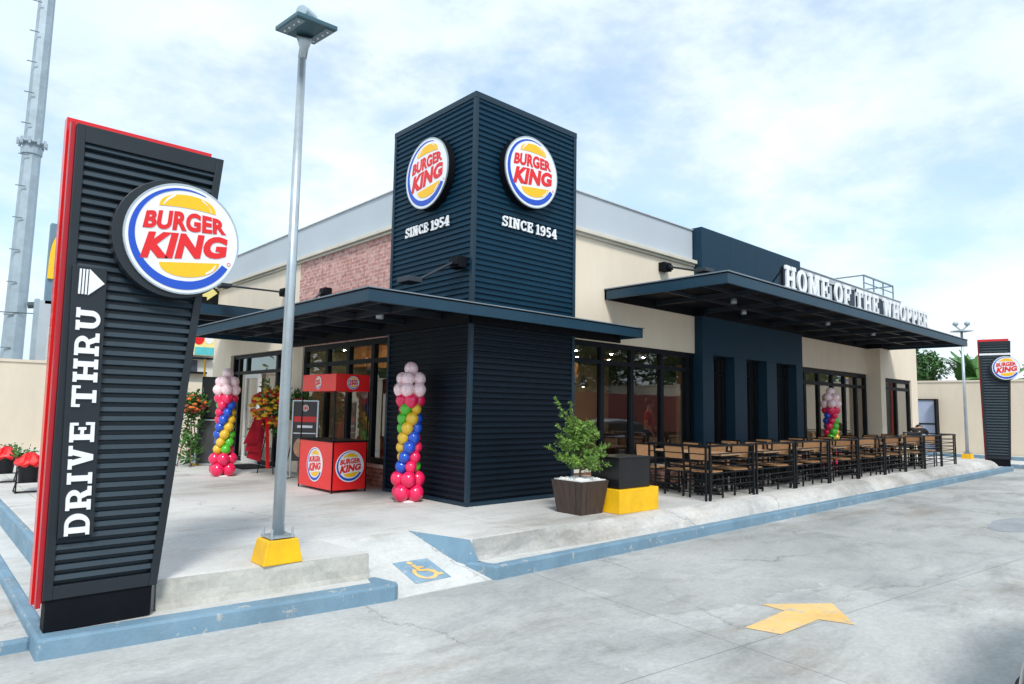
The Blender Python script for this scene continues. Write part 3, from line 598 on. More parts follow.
# interior
for a0,a1 in ops: b = MB(); b.box(a0+.86,a0+.98,.66,.85,.02,3.05); R_(b,'column',mat('tan interior post',(.72,.58,.40),.7,.05,1))
b = MB(); b.box(.36,19.86,.56,11.79,.004,.02); R_(b,'interior_floor',INFLOOR)
b = MB(); b.box(.36,19.86,.56,11.79,3.05,3.12); R_(b,'ceiling',CEIL)
b = MB(); b.box(4.5,12.6,7.6,7.7,0.02,3.05); R_(b,'interior_wall',TAN)
b = MB(); b.box(2.0,9.8,6.6,7.58,2.45,3.04); b.box(13.0,19.5,4.6,4.88,2.4,3.04); R_(b,'bulkhead',ORANGE)
b = MB(); b.box(13.0,19.8,4.9,5.0,.02,3.05); b.box(.4,4.0,10.0,10.1,.02,3.05); R_(b,'interior_wall',mat('pale interior wall',(.30,.25,.19),.8,.08,1))
b = MB(); b.box(5.2,9.8,6.2,6.8,.02,1.05); R_(b,'counter',mat('counter front',(.20,.05,.03),.5,.1,2))
b = MB(); b.box(6.4,9.4,7.5,7.59,1.75,2.25); R_(b,'menu_board',emis('lit menu board',(.55,.28,.14),.35))
b = MB()
for x in (3.3,11.8,14.6): b.box(x,x+.35,3.0,3.35,.02,3.05)
R_(b,'column',mat('interior column',(.38,.33,.26),.7,.05,1))
k = 0
for x in [1.4,2.7,4.0,5.3,6.6,8.2,9.8,11.6,13.4,15.2,17.0]:
    for y in (2.4,3.9,5.3,6.3) if x < 11 else (2.2,3.6):
        MB().lathe([(.032,-.010),(.036,0)],(x+.13*((k*7)%5-2)/2,y,3.048),12).build('downlight', LIGHT, REST); k += 1
for y in (5.2,6.6,8.0,9.2):
    for x in (1.3,2.8): MB().lathe([(.032,-.010),(.036,0)],(x,y,3.048),12).build('downlight', LIGHT, REST)
# pendant lamps inside
pl = None
for i,(x,y) in enumerate(((4.75,2.3),(5.9,2.9),(3.55,2.0),(12.9,1.9))):
    lab = ['pendant lamp with dark shade hanging behind the second window bay','pendant lamp with dark shade hanging deeper inside near the portal','pendant lamp with dark shade hanging inside next to corrugated corner','pendant lamp with dark shade inside far windows behind balloon column'][i]
    if pl is None:
        pl = thing('pendant_lamp', lab, 'pendant lamp', (x,y,3.05), 0, 'pendant lamps inside the restaurant')
        MB().tube([(0,0,0),(0,0,-.75)],.006,6).build('cord',BLACKM,pl); MB().lathe([(.16,-1.0),(.15,-.99),(.05,-.78),(.03,-.72)],(0,0,0),20).build('shade',BLACKM,pl); MB().ball((0,0,-.97),.05).build('bulb',TUBEL,pl,smooth=True)
    else: dup(pl,(x,y,3.05),0,lab)
BOOTHM = mat('brown leather', (.07,.03,.02), .5, .2, 4)
for i,(x,y) in enumerate(((3.6,1.5),(5.2,1.4))):
    t = thing('dining_booth', ['brown padded dining booth inside the first window bay','brown padded dining booth inside the third window bay'][i], 'booth', (x,y,.02), 0, 'dining booths indoors')
    b = MB(); b.box(-.55,-.45,-.5,.5,0,1.0); b.box(.45,.55,-.5,.5,0,1.0); b.build('backrest', BOOTHM, t, bevel=.03)
    b = MB(); b.box(-.45,-.1,-.5,.5,0,.45); b.box(.1,.45,-.5,.5,0,.45); b.build('seat', BOOTHM, t, bevel=.02)

# roof frame
t = thing('roof_railing', 'thin grey steel railing frame standing on the roof behind the parapet', 'railing', (19.2,.46,5.0))
# ---- wall signs
s1 = thing('round_sign', 'round white burger sign on the right-hand street face of the tower', 'sign', (1.12,0,5.46), 0, 'round signs on the tower')
logo(s1,.60,.13,drum_k=1.03)
s2 = thing('round_sign', 'round white burger sign on the left face of the tower above the entrance', 'sign', (0,1.12,5.44), -pi/2, 'round signs on the tower')
logo(s2,.60,.13,drum_k=1.03)
t1 = thing('wall_lettering', 'white slab letters reading SINCE 1954 on the right-hand face of the tower', 'lettering', (.58,-.02,4.46), 0)
slab_text('SINCE 1954',.175,1.27,.022,WHITE,t1,gap=.15)
t2 = thing('wall_lettering', 'white slab letters reading SINCE 1954 on the left face of the tower', 'lettering', (-.02,1.87,4.46), -pi/2)
slab_text('SINCE 1954',.175,1.27,.022,WHITE,t2,gap=.15)
t3 = thing('canopy_lettering', 'large white slab letters standing along the edge of the long canopy', 'lettering', (5.74,-2.28,M1+.03), 0)
slab_text('HOME OF THE WHOPPER',.475,8.45,.035,WHITE,t3,gap=.17,space=.44)
b = MB(); b.bar((0,.03,.03),(8.45,.03,.03),.03,.03); b.bar((0,.03,.4),(8.45,.03,.4),.02,.02)
for x in (0,2.1,4.2,6.3,8.4): b.bar((x,.04,0),(x,.04,.45),.03); b.bar((x,.04,.40),(x,.40,-.02),.02)
b.build('support_frame', UNDER, t3)
NAVYB = mat('letter backing', (.014,.03,.05), .5, .1, 3)
words = ((0,2.05),(2.42,.98),(3.72,1.46),(5.52,2.93))
kx = None
for a,w in words:
    b = MB(); b.box(a,a+w,.004,.10,0,.44); b.build('backing', NAVYB, t3)

# roof railing parts
b = MB()
P_ = [(-1.6,0),(0,0),(1.3,0)]
for x in (-1.8,-.9,0,1.0): b.bar((x,0,-.35),(x,0,1.22),.04)
b.bar((-1.8,0,1.2),(1.0,0,1.2),.05); b.bar((-1.8,0,.95),(1.0,0,.95),.03)
for x in (-1.8,1.0): b.bar((x,0,1.2),(x,1.3,1.2),.04); b.bar((x,1.3,-.35),(x,1.3,1.2),.04)
b.build('rail', mat('grey rail',(.20,.25,.28),.5,.1,3), t)

# flood lamps on arms
def flood(loc, rz, L, drop, label, box=.22):
    t = thing('floodlight', label, 'floodlight', loc, rz, 'floodlights on the facade')
    b = MB(); b.box(-.13,.13,-.16,0,-.09,.09); b.box(-.06,.13,-.20,-.16,-.06,.04); b.build('bracket', UNDER, t, bevel=.01)
    b = MB(); b.tube([(0,-.16,0),(0,-L,-drop)],.022,8); b.build('arm', BEAMM, t)
    b = MB(); b.box(-.16,.16,-L-.24,-L,-drop-.05,-drop+.03); b.build('lamp_head', BEAMM, t, bevel=.01)
    return t
flood((0-.03,.23,3.77),-pi/2,.85,.40,'navy floodlight on a thin arm against the left face of the tower')
flood((5.27,.15,4.52),0,.9,.20,'dark floodlight on an arm under the cornice beside the navy portal')
flood((.15,7.13,4.12),-pi/2,1.35,.02,'dark floodlight on a long arm over the entrance on cream wall')
flood((.15,5.05,3.88),-pi/2,.5,.35,'dark floodlight low on the red brick wall above the corner canopy')

# ------------------------------------------------------------------ drive-thru totems
def totem(loc, rz, label, bx0, bx1, tx0, tx1, h, face_R, face_c, lettering, slats):
    t = thing('pylon_sign', label, 'sign', loc, rz, 'leaning pylon signs')
    def xl(z): return bx0+(tx0-bx0)*z/h
    def xr(z): return bx1+(tx1-bx1)*z/h
    D = .16; fr = .062
    # body with louvres
    b = MB(); zb = .24
    b.hexa([(xl(zb)+.02,.06,zb),(xr(zb)-.02,.06,zb),(xr(zb)-.02,D,zb),(xl(zb)+.02,D,zb)],[(xl(h)+.02,.06,h-.02),(xr(h)-.02,.06,h-.02),(xr(h)-.02,D,h-.02),(xl(h)+.02,D,h-.02)])
    n = slats; z0 = zb+.10; z1 = h-.14; p = (z1-z0)/n; vs = []; prof = []
    for i in range(n):
        z = z0+i*p; prof += [(.055,z),(.055,z+.36*p),(.004,z+.42*p),(-.008,z+.50*p),(.006,z+.97*p)]
    prof.append((.055,z1))
    for y,z in prof: vs += [(xl(z)+fr,y,z),(xr(z)-fr,y,z)]
    b.add(vs,[(2*i,2*i+1,2*i+3,2*i+2) for i in range(len(prof)-1)])
    b.build('louvre_panel', TOTM, t)
    # frame
    b = MB()
    for s in (0,1):
        f = (lambda z: xl(z)) if s == 0 else (lambda z: xr(z)-fr)
        b.hexa([(f(zb),-.02,zb),(f(zb)+fr,-.02,zb),(f(zb)+fr,D+.01,zb),(f(zb),D+.01,zb)],[(f(h),-.02,h),(f(h)+fr,-.02,h),(f(h)+fr,D+.01,h),(f(h),D+.01,h)])
    def hb(za,zc): b.hexa([(xl(za)+fr,-.018,za),(xr(za)-fr,-.018,za),(xr(za)-fr,D+.008,za),(xl(za)+fr,D+.008,za)],[(xl(zc)+fr,-.018,zc),(xr(zc)-fr,-.018,zc),(xr(zc)-fr,D+.008,zc),(xl(zc)+fr,D+.008,zc)])
    hb(zb,zb+.10); hb(h-.14,h)
    b.build('frame', TOTF, t, bevel=.004)
    b = MB(); b.hexa([(bx0+.02,.0,0),(bx1-.01,.0,0),(bx1-.01,D,0),(bx0+.02,D,0)],[(bx0+.02,.0,zb),(bx1-.01,.0,zb),(bx1-.01,D,zb),(bx0+.02,D,zb)]); b.build('base', UNDER, t, bevel=.004)
    # red slab behind and to the left
    b = MB(); r0 = .18; e = .045
    b.hexa([(xl(r0)-e,.171,r0),(xr(r0)-.12,.171,r0),(xr(r0)-.12,D+.12,r0),(xl(r0)-e,D+.12,r0)],[(xl(h)-e,.171,h+.095),(xr(h)-.05,.171,h+.095),(xr(h)-.05,D+.12,h+.095),(xl(h)-e,D+.12,h+.095)])
    # carve is not needed: it sits inside the body depth, only its edges show
    o = b.build('red_panel', RED, t)
    b = MB(); b.hexa([(xl(r0)-.034,.03,r0),(xl(r0)-.002,.03,r0),(xl(r0)-.002,.10,r0),(xl(r0)-.034,.10,r0)],[(xl(h)-.034,.03,h+.02),(xl(h)-.002,.03,h+.02),(xl(h)-.002,.10,h+.02),(xl(h)-.034,.10,h+.02)]); b.build('red_strip', REDD, t)
    if lettering:
        # vertical plate with rotated slab letters
        z0p,z1p = .70,2.80; xa = .048; w = .235
        def px(z): return xl(z)+.062-.028*(z-.7)/2.1
        b = MB(); b.hexa([(px(z0p),-.05,z0p),(px(z0p)+w,-.05,z0p),(px(z0p)+w,-.018,z0p),(px(z0p),-.018,z0p)],[(px(z1p),-.05,z1p),(px(z1p)+w,-.05,z1p),(px(z1p)+w,-.018,z1p),(px(z1p),-.018,z1p)]); pl_ = b.build('letter_plate', TOTF, t, bevel=.003)
        # letters: built upright then rotated 90 degrees: baseline runs up the plate's right side
        ls = slab_text('DRIVE THRU',.165,1.755,.016,WHITE,pl_,(0,0,0),rot=True,gap=.13,space=.42)
        for l in ls:
            for v in l.data.vertices:
                zz = v.co.z+.712; v.co = (v.co.x+px(zz)+.203, v.co.y-.05, zz)
        zc = 2.675; x0 = px(zc)+.045
        b = MB()
        for k in range(3): b.plate(rect(x0+.022*k,x0+.013+.022*k,zc-.10,zc+.10),-.066,-.049)
        b.plate([(x0+.066,zc-.105),(x0+.175,zc),(x0+.066,zc+.105)],-.066,-.049)
        b.build('arrow_mark', WHITE, pl_)
    else:
        b = MB(); b.box(xl(h-.45),xr(h-.45),-.03,-.021,h-.50,h-.43); b.build('white_band', WHITE, t)
    fx,fz = face_c
    logo(t, face_R, .10, (fx,-.022,fz), 0, True, TOTF, 1.03, False, (-.045,-.005), 1.08)
    return t
TOTM = mat('charcoal louvre metal', (.020,.036,.050), .4, .12, 2.0)
TOTF = mat('charcoal frame metal', (.009,.014,.020), .42, .12, 2.0)
totem((0,-1.85,-.238),0,'tall dark louvred pylon with red back panel and vertical DRIVE THRU letters in left foreground',-5.535,-4.775,-5.57,-4.43,3.95,.455,(-4.76,3.13),True,46)
totem((22.35,-2.06,-.238),-pi/2+.2,'distant dark louvred pylon with red edge at the far end of the kerb',-.37,.33,-.43,.50,4.42,  .40,(.33,3.45),False,40)

# ------------------------------------------------------------------ lamp posts
def lamp_post(loc, h, label, double=False, k=1.0):
    t = thing('lamp_post', label, 'lamp post', loc, 0, 'lamp posts in the car park')
    b = MB(); a,c,hh = .195*k,.150*k,.225*k
    b.hexa([(-a,-a*.8,0),(a,-a*.8,0),(a,a*.8,0),(-a,a*.8,0)],[(-c,-c*.9,hh),(c,-c*.9,hh),(c,c*.9,hh),(-c,c*.9,hh)]); b.build('plinth', YELLOW, t, bevel=.012)
    b = MB(); b.box(-.12,.12,-.12,.12,hh+.012,hh+.03)
    b.build('base_plate', GALV, t)
    b = MB()
    for x in (-1,1):
        for y in (-1,1): b.tube([(x*.1,y*.1,hh-.01),(x*.1,y*.1,hh+.10)],.011,8)
    b.build('anchor_bolt', GALV, t)
    b = MB(); b.tube([(0,0,hh+.03),(0,0,h-.38)],[.056*k,.040*k],16); b.build('pole', GALV, t, smooth=True)
    return t
lp = lamp_post((-3.655,-1.67,0),5.45,'tall grey lamp post with square solar head on yellow plinth in foreground')
MT = Matrix.Translation((-.06,-.20,5.27))@Matrix.Rotation(radians(2),4,'Z')@Matrix.Rotation(radians(5),4,'X')@Matrix.Rotation(radians(-3),4,'Y')
b = MB(); b.box(-.215,.215,-.245,.245,-.02,.025); b.tf(MT); b.build('solar_head', mat('teal grey lamp housing',(.06,.13,.16),.35,.1,4,metal=.3), lp, bevel=.008)
LM_ = mat('led lens',(.20,.27,.31),.15,.1,9)
for sgn in (-1,1): b = MB(); b.box(sgn*.155-.045,sgn*.155+.045,-.2,.2,-.028,-.021); b.tf(MT); b.build('led_panel', LM_, lp)
b = MB()
for sgn in (-1,1):
    for y in (-.15,-.05,.05,.15): b.lathe([(.011,-.034),(.011,-.0285)],(sgn*.155,y,0),8)
b.tf(MT); b.build('led', mat('led glass',(.85,.9,.9),.1), lp)
b = MB(); b.tube([(0,0,5.06),(0,-.03,5.15),(-.03,-.10,5.24)],[.043,.045,.085],16); b.build('bracket', GALV, lp, smooth=True)
b = MB(); b.tube([(-.15,-.26,5.40),(.02,-.16,5.41)],[.065,.065],14); b.box(-.10,-.02,-.22,-.14,5.29,5.38); b.build('sensor', mat('grey camera housing',(.35,.45,.5),.4,.1,5), lp, bevel=.01)
lp2 = lamp_post((24.9,-.5,-.25),5.6,'thin distant lamp post with twin round heads before the boundary wall',k=1.15)
b = MB(); b.bar((-.18,.30,5.15),(.18,-.30,5.15),.08,.04); b.build('cross_arm', GALV, lp2)
for sgn in (-1,1): MB().ball((sgn*.09,-sgn*.18,5.44),.11,12,8,.8).build('lamp_head', GALVD, lp2, smooth=True)
b = MB(); b.tube([(0,0,5.15),(.12,-.22,5.4)],.03); b.tube([(0,0,5.15),(-.12,.22,5.4)],.03); b.lathe([(.42,0),(.42,.03),(.05,.0)],(0,0,5.12),4); b.build('bracket', GALVD, lp2)

# tall mast far left
t = thing('transmission_mast', 'very tall pale grey steel mast with clamp collar beyond the left boundary wall', 'mast', (-1.45,45,-.39))
b = MB(); b.tube([(0,0,0),(.25,0,34)],[.62,.44],8); b.build('shaft', GALVD, t)
b = MB(); b.lathe([(.72,0),(.76,.07),(.72,.14)],(.12,0,18.6),16); b.lathe([(.60,0),(.62,.4),(.5,.5)],(.12,0,17.9),16)
for i in range(10): a = 2*pi*i/10; b.cb((.12+.78*cos(a),.78*sin(a),18.68),.14,.14,.42)
b.build('collar', GALVD, t)
b = MB()
for i in range(14): z = 3+i*2.1; b.bar((-.62,-.5,z),(-.1,-.58,z),.05)
b.build('step_peg', mat('mast pegs',(.12,.15,.17),.6,.1,3), t)
b = MB(); b.tube([(.6,-.5,7.9),(1.35,-.5,8.0)],.22,10); b.bar((-1.2,-.6,7.3),(1.3,-.6,7.4),.06); b.build('camera_box', mat('mast box',(.05,.07,.08),.5,.1,3), t, bevel=.05)

# yellow arches pylon beyond left wall
t = thing('arch_pylon_sign', 'distant grey pylon with a yellow arched letter M behind the left boundary wall', 'sign', (-1.25,30,-.39))
b = MB(); b.box(-.50,1.3,0,.5,6.4,10.3); b.build('panel', mat('slate sign panel',(.13,.21,.28),.5,.1,1), t)
b = MB(); b.box(-.7,1.3,0,.5,0,6.55); b.build('column', mat('white grey pylon',(.42,.46,.50),.6,.06,1), t)
b = MB(); b.box(-.86,-.7,0,.5,0,6.6); b.build('edge_panel', GALVD, t)
def arch(cx,w,h,n=14,th=.27):
    o=[];i_=[]
    for k in range(n+1):
        a = pi*k/n; s=sin(a)**.6
        o.append((cx+w*cos(a),h*s)); i_.append((cx+(w-th)*cos(a),(h-th*.9)*s))
    return o,i_
b = MB()
for cx in (-.10,.62): o,i_ = arch(cx,.40,2.2); b.ringplate([(x,z+7.6) for x,z in o],[(x,z+7.6) for x,z in i_],-.12-.001*cx,0,False)
b.build('arched_letter', SYEL, t)

# ------------------------------------------------------------------ walls and neighbours
b = MB(); b.box(-60,-.3,17,17.25,-.5,2.62); b.box(-.3,9,17,17.25,-.5,2.2); b.box(-60,-.3,16.96,17.29,2.62,2.70)
tag(b.build('boundary_wall', BEIGE2), 'cream boundary wall behind the drive lane on the left', 'wall')
b = MB(); b.box(28,28.25,-60,20,-.4,2.98); b.box(27.96,28.29,-60,20,2.98,3.06)
tag(b.build('boundary_wall', BEIGE2), 'cream boundary wall closing the car park on the right', 'wall')
t = thing('service_gate', 'dark framed pale blue metal door in the right boundary wall', 'door', (27.99,1.75,-.12))
b = MB(); b.box(-.08,-.0,-.42,-.36,0,2.35); b.box(-.08,0,.52,.58,0,2.35); b.box(-.08,0,-.36,.52,2.29,2.35); b.box(-.07,-.01,-.36,.52,1.2,1.26); b.build('frame', UNDER, t)
b = MB(); b.box(-.04,-.005,-.36,.52,.0,2.29); b.build('panel', mat('pale blue door',(.36,.42,.56),.5,.06,2), t)
b = MB(); b.box(-.40,-.02,-.50,-.42,0,2.35); b.build('side_post', UNDER, t)
t = thing('neighbour_building', 'white neighbouring building with banner strip beyond the drive lane', 'building', (0,18.5,-.39))
b = MB(); b.box(-2.0,12,0,8,0,5.0); b.build('wall', mat('white neighbour wall',(.66,.64,.60),.8,.05,1), t)
b = MB(); b.box(.6,1.7,-.04,0,3.05,3.45); b.build('window', mat('dark window band',(.05,.06,.09),.3,.1,2), t)
b = MB(); b.box(.4,2.0,-.25,0,2.95,3.02); b.box(.4,2.2,-.25,0,3.50,3.56); b.build('ledge', UNDER, t)
t = thing('advert_banner', 'yellow banner with red and teal shapes on the white neighbouring building', 'banner', (0,18.40,3.75-.5))
b = MB(); b.box(.6,2.3,-.02,0,0,1.1); b.build('sheet', mat('yellow banner sheet',(.85,.70,.28),.5,.1,2), t)
b = MB(); b.plate([(1.68+.2*cos(a),.66+.26*sin(a)) for a in [2*pi*i/20 for i in range(20)]],-.03,-.02); b.build('red_shape', SRED, t)
b = MB(); b.plate([(2.05+.17*cos(a),.66+.2*sin(a)) for a in [2*pi*i/20 for i in range(20)]],-.032,-.02); b.build('white_shape', WHITE, t)
b = MB(); b.box(1.55,2.3,-.028,-.02,.02,.32); b.build('teal_shape', mat('teal print',(.10,.50,.55),.5,.1,2), t)
# arrow board above the side canopy
t = thing('arrow_sign', 'dark board with yellow arrow over the drive lane canopy', 'sign', (-.15,11.9,3.73))
b = MB(); b.box(-.75,.42,0,.08,.62,1.30); b.build('board', UNDER, t, bevel=.01)
b = MB(); b.plate([(-.3,.78),(-.02,.78),(-.02,.68),(.26,.92),(-.02,1.16),(-.02,1.06),(-.3,1.06)],-.02,0); b.build('arrow_mark', mat('pale yellow print',(.80,.70,.25),.5), t)
b = MB(); b.bar((-.6,.04,-.26),(-.6,.04,.62),.05); b.bar((.2,.04,-.26),(.2,.04,.62),.05); b.build('leg', UNDER, t)

# ------------------------------------------------------------------ furniture on the terrace
def mk_chair(label):
    t = thing('chair', label, 'chair', (0,0,0), 0, 'wood and metal chairs on the terrace')
    w = .40; d = .40
    # faces +x (sitter looks to +x); back at x=-.2
    for s in (-1,1):
        b = MB(); b.bar((-.235,s*w/2,0),(-.20,s*w/2,.44),.028); b.bar((-.20,s*w/2,.44),(-.255,s*w/2,.88),.028); b.build('leg', BLACKM, t)
        b = MB(); b.bar((.195,s*w/2,0),(.18,s*w/2,.44),.028); b.build('leg', BLACKM, t)
    b = MB(); b.box(-.20,.20,-.20,.20,.445,.468); b.build('seat', WOODC, t, bevel=.006)
    b = MB(); b.hexa([(-.246,-.186,.66),(-.232,-.186,.66),(-.232,.186,.66),(-.246,.186,.66)],[(-.268,-.186,.87),(-.254,-.186,.87),(-.254,.186,.87),(-.268,.186,.87)]); b.build('backrest', WOODC, t, bevel=.004)
    b = MB()
    for z in (.50,.58): b.bar((-.20-.055*(z-.44)/.44,-.19,z),(-.20-.055*(z-.44)/.44,.19,z),.014,.02)
    b.bar((-.262,-.2,.885),(-.262,.2,.885),.024)
    for z in (.14,.27): b.bar((-.225,-.2,z),(-.225,.2,z),.016)
    b.bar((.19,-.2,.22),(.19,.2,.22),.016)
    for s in (-1,1): b.bar((-.225,s*.2,.18),(.19,s*.2,.18),.016); b.bar((-.2,s*.2,.43),(.18,s*.2,.43),.02)
    b.build('stretcher', BLACKM, t)
    return t
def mk_table(label, lx, ly):
    t = thing('table', label, 'table', (0,0,0), 0, 'tables on the terrace')
    b = MB(); b.box(-lx/2,lx/2,-ly/2,ly/2,.725,.755); b.build('tabletop', WOODT, t, bevel=.005)
    b = MB(); b.box(-lx/2+.03,lx/2-.03,-ly/2+.03,ly/2-.03,.70,.724); b.build('apron', BLACKM, t)
    b = MB(); b.bar((0,0,.03),(0,0,.70),.07); b.build('pedestal', BLACKM, t)
    b = MB(); b.bar((-.28,0,.04),(.28,0,.02),.06,.03); b.bar((0,-.28,.02),(0,.28,.02),.06,.03); 
    for s in (-1,1): b.bar((s*.03,0,.14),(s*.24,0,.045),.04,.03); b.bar((0,s*.03,.14),(0,s*.24,.045),.04,.03)
    b.build('foot', BLACKM, t)
    return t
ORD = ['nearest','second','third','fourth','fifth','sixth','seventh','eighth','farthest']
ch0 = None; tb0 = None; tb1 = None
xc = [4.62,6.17,7.76,9.40,11.02,12.66,14.2,15.75]
for i,x in enumerate(xc):
    o = ORD[i] if i < 7 else 'farthest'
    lab = 'wood-topped table by the fence, %s of its row from the potted shrub' % o
    if tb0 is None: tb0 = mk_table(lab,.68,.98); tb0.location = (x,-1.28,0)
    else: dup(tb0,(x,-1.28,0),0,lab)
    for sx,nm in ((-1,'near side'),(1,'far side')):
        for y,yn in ((-1.53,'beside the fence'),(-1.03,'towards the wall')):
            lab = 'wood-backed chair %s, on the %s of the %s fence table' % (yn,nm,o)
            p = (x+sx*(.49+random.uniform(-.05,.03)), y+random.uniform(-.03,.03), 0); rz = (0 if sx<0 else pi)+random.uniform(-.16,.16)
            if ch0 is None: ch0 = mk_chair(lab); ch0.location = p; ch0.rotation_euler = (0,0,rz)
            else: dup(ch0,p,rz,lab)
    if i == 5: continue
    lab = 'small wood-topped table by the building wall, behind the %s fence table' % o
    yy = -.42 
    if tb1 is None: tb1 = mk_table(lab,.56,.56); tb1.location = (x,yy,0)
    else: dup(tb1,(x,yy,0),0,lab)
    for sx,nm in ((-1,'near side'),(1,'far side')):
        dup(ch0,(x+sx*.50,yy+random.uniform(-.03,.03),0),(0 if sx<0 else pi)+random.uniform(-.08,.08),'wood-backed chair on the %s of the small wall table behind the %s fence table' % (nm,o))
# fence panels
def mk_fence(L, label):
    t = thing('fence_panel', label, 'fence', (0,0,0), 0, 'black metal fence panels')
    for x in (.03,L-.03): MB().bar((x,0,0),(x,0,.90),.034).build('post', BLACKM, t)
    MB().bar((0,0,.917),(L,0,.917),.05,.034).build('top_rail', BLACKM, t)
    for k in range(7): MB().bar((.05,0,.13+k*.108),(L-.05,0,.13+k*.108),.012,.018).build('rail', BLACKM, t)
    return t
fx = [3.72,5.32,6.93,8.56,10.18,11.88,13.38,14.95,16.5,18.0]
f0 = None
for i in range(9):
    lab = 'black barred fence panel along the kerb, %s from the potted shrub' % (['first','second','third','fourth','fifth','sixth','seventh','eighth','ninth and last'][i])
    if f0 is None: f0 = mk_fence(1.54, lab); f0.location = (fx[0],-1.86,0)
    else:
        r = dup(f0,(fx[i],-1.86,0),0,lab); r.scale = ((fx[i+1]-fx[i]-.04)/1.54,1,1)
f1 = dup(f0,(fx[0]-.06,-1.86,0),pi/2,'black barred fence panel returning to the wall behind the yellow and black boxes')
f1.scale = (1.2/1.54,1,1)
f2 = dup(f0,(18.02,-1.82,0),pi/2,'black barred fence panel returning to the wall at the far end')
f2.scale = (1.45/1.54,1,1)

# planter with shrub
t = thing('potted_shrub', 'leafy green shrub in a tapered dark wood planter beside the corrugated corner', 'potted plant', (1.03,-1.36,0))
b = MB(); a,c,h = .235,.300,.475
a2,c2 = a-.012,c-.012; b.hexa([(-a2,-a2,.01),(a2,-a2,.01),(a2,a2,.01),(-a2,a2,.01)],[(-c2,-c2,h-.01),(c2,-c2,h-.01),(c2,c2,h-.01),(-c2,c2,h-.01)])
for q in range(4):
    Q = Matrix.Rotation(q*pi/2,4,'Z'); i0 = len(b.v); n_ = 5
    for k in range(n_):
        f0,f1 = k/n_*2-1+.008,(k+1)/n_*2-1-.008; o = .002*((k*3)%2)
        b.hexa([(f0*a,-a-o,0),(f1*a,-a-o,0),(f1*(a-.02),-a+.02,0),(f0*(a-.02),-a+.02,0)],[(f0*c,-c-o,h),(f1*c,-c-o,h),(f1*(c-.02),-c+.02,h),(f0*(c-.02),-c+.02,h)])
    b.tf(Q, i0)
pot = b.build('planter', PLANT, t)
b = MB(); b.box(-.268,.268,-.268,.268,h-.02,h+.012)
random.seed(3)
for i in range(160): b.ball((random.uniform(-.25,.25),random.uniform(-.25,.25),h+.018),random.uniform(.014,.026),6,4,.7)
b.build('pebbles', PEBB, pot)
def leafcloud(b, pts, size, n, spread, rnd):
    for _ in range(n):
        c = rnd.choice(pts); p = Vector(c)+Vector((rnd.gauss(0,1),rnd.gauss(0,1),rnd.gauss(0,1)))*spread
        d = Vector((rnd.uniform(-1,1),rnd.uniform(-1,1),rnd.uniform(-.4,1))).normalized(); s = d.cross(Vector((rnd.uniform(-1,1),rnd.uniform(-1,1),rnd.uniform(-1,1)))).normalized()
        L = size*rnd.uniform(.6,1.3); w = L*.22
        b.add([p, p+d*L*.5+s*w, p+d*L, p+d*L*.5-s*w],[(0,1,2,3)])
rnd = random.Random(11)
br = MB(); lf = MB()
def spray(p0, p2, n, wid, big=1.0):
    p0 = Vector(p0); p2 = Vector(p2); mid = p0.lerp(p2,.5)+Vector((0,0,-.02)); br.tube([p0,mid,p2],[.006,.004,.002],5)
    ax = (p2-p0).normalized(); L_ = (p2-p0).length
    for k in range(n):
        u = .12+.88*rnd.random(); c = p0.lerp(p2,u); a = rnd.uniform(0,2*pi)
        q = ax.orthogonal().normalized(); q = Matrix.Rotation(a,3,ax) @ q; d = (q*.8+ax*.75).normalized(); ln = wid*(1.15-u*.7)*rnd.uniform(.5,1.1)
        e = c+d*ln; m_ = int(5+ln*55)
        for r_ in range(m_):
            v = (r_+.5)/m_; o = c.lerp(e,v); sd_ = d.cross(Vector((rnd.uniform(-1,1),rnd.uniform(-1,1),rnd.uniform(-1,1)))).normalized(); g_ = (d*.7+sd_*.8).normalized(); ll = .036*big*rnd.uniform(.7,1.3); w_ = d.cross(g_).normalized()*ll*.20
            lf.add([o,o+g_*ll*.5+w_,o+g_*ll,o+g_*ll*.5-w_],[(0,1,2,3)])
br.tube([(0,0,.45),(.01,0,.75),(-.02,.01,1.10),(-.05,.04,1.34)],[.018,.013,.008,.003],8)
for i in range(58):
    z0 = .60+.64*(i/58)+rnd.uniform(-.03,.03); a = i*2.4+rnd.uniform(-.4,.4); L = (.50-.31*((z0-.60)/.64))*rnd.uniform(.72,1.12); up = rnd.uniform(.05,.62)*L+.02
    spray((0,0,z0),(cos(a)*L,sin(a)*L,z0+up),21,.115)
spray((-.03,.03,1.20),(-.32,.24,1.66),22,.085); spray((-.03,.03,1.12),(-.22,.22,1.48),18,.09); spray((-.05,.04,1.28),(-.12,.10,1.60),16,.08); spray((0,0,1.0),(-.36,.16,1.30),18,.09); spray((.0,0,.66),(.38,-.16,.60),16,.09)
br.build('trunk', BARK, t); lf.build('foliage', LEAF, t)

# yellow plinth and black box
b = MB(); b.box(1.33,2.28,-1.86,-1.20,0,.345)
tag(b.build('yellow_plinth', YELLOW, bevel=.008), 'bright yellow low block beside the wooden planter', 'block')
t = thing('black_box', 'matte black box resting on the yellow block', 'box', (1.8,-1.55,.347))
b = MB(); b.box(-.40,.34,-.25,.30,0,.44); b.build('case', BOXB, t, bevel=.01)
b = MB(); b.box(-.41,.35,-.26,.31,.44,.46); b.build('lid', BOXB, t, bevel=.006)

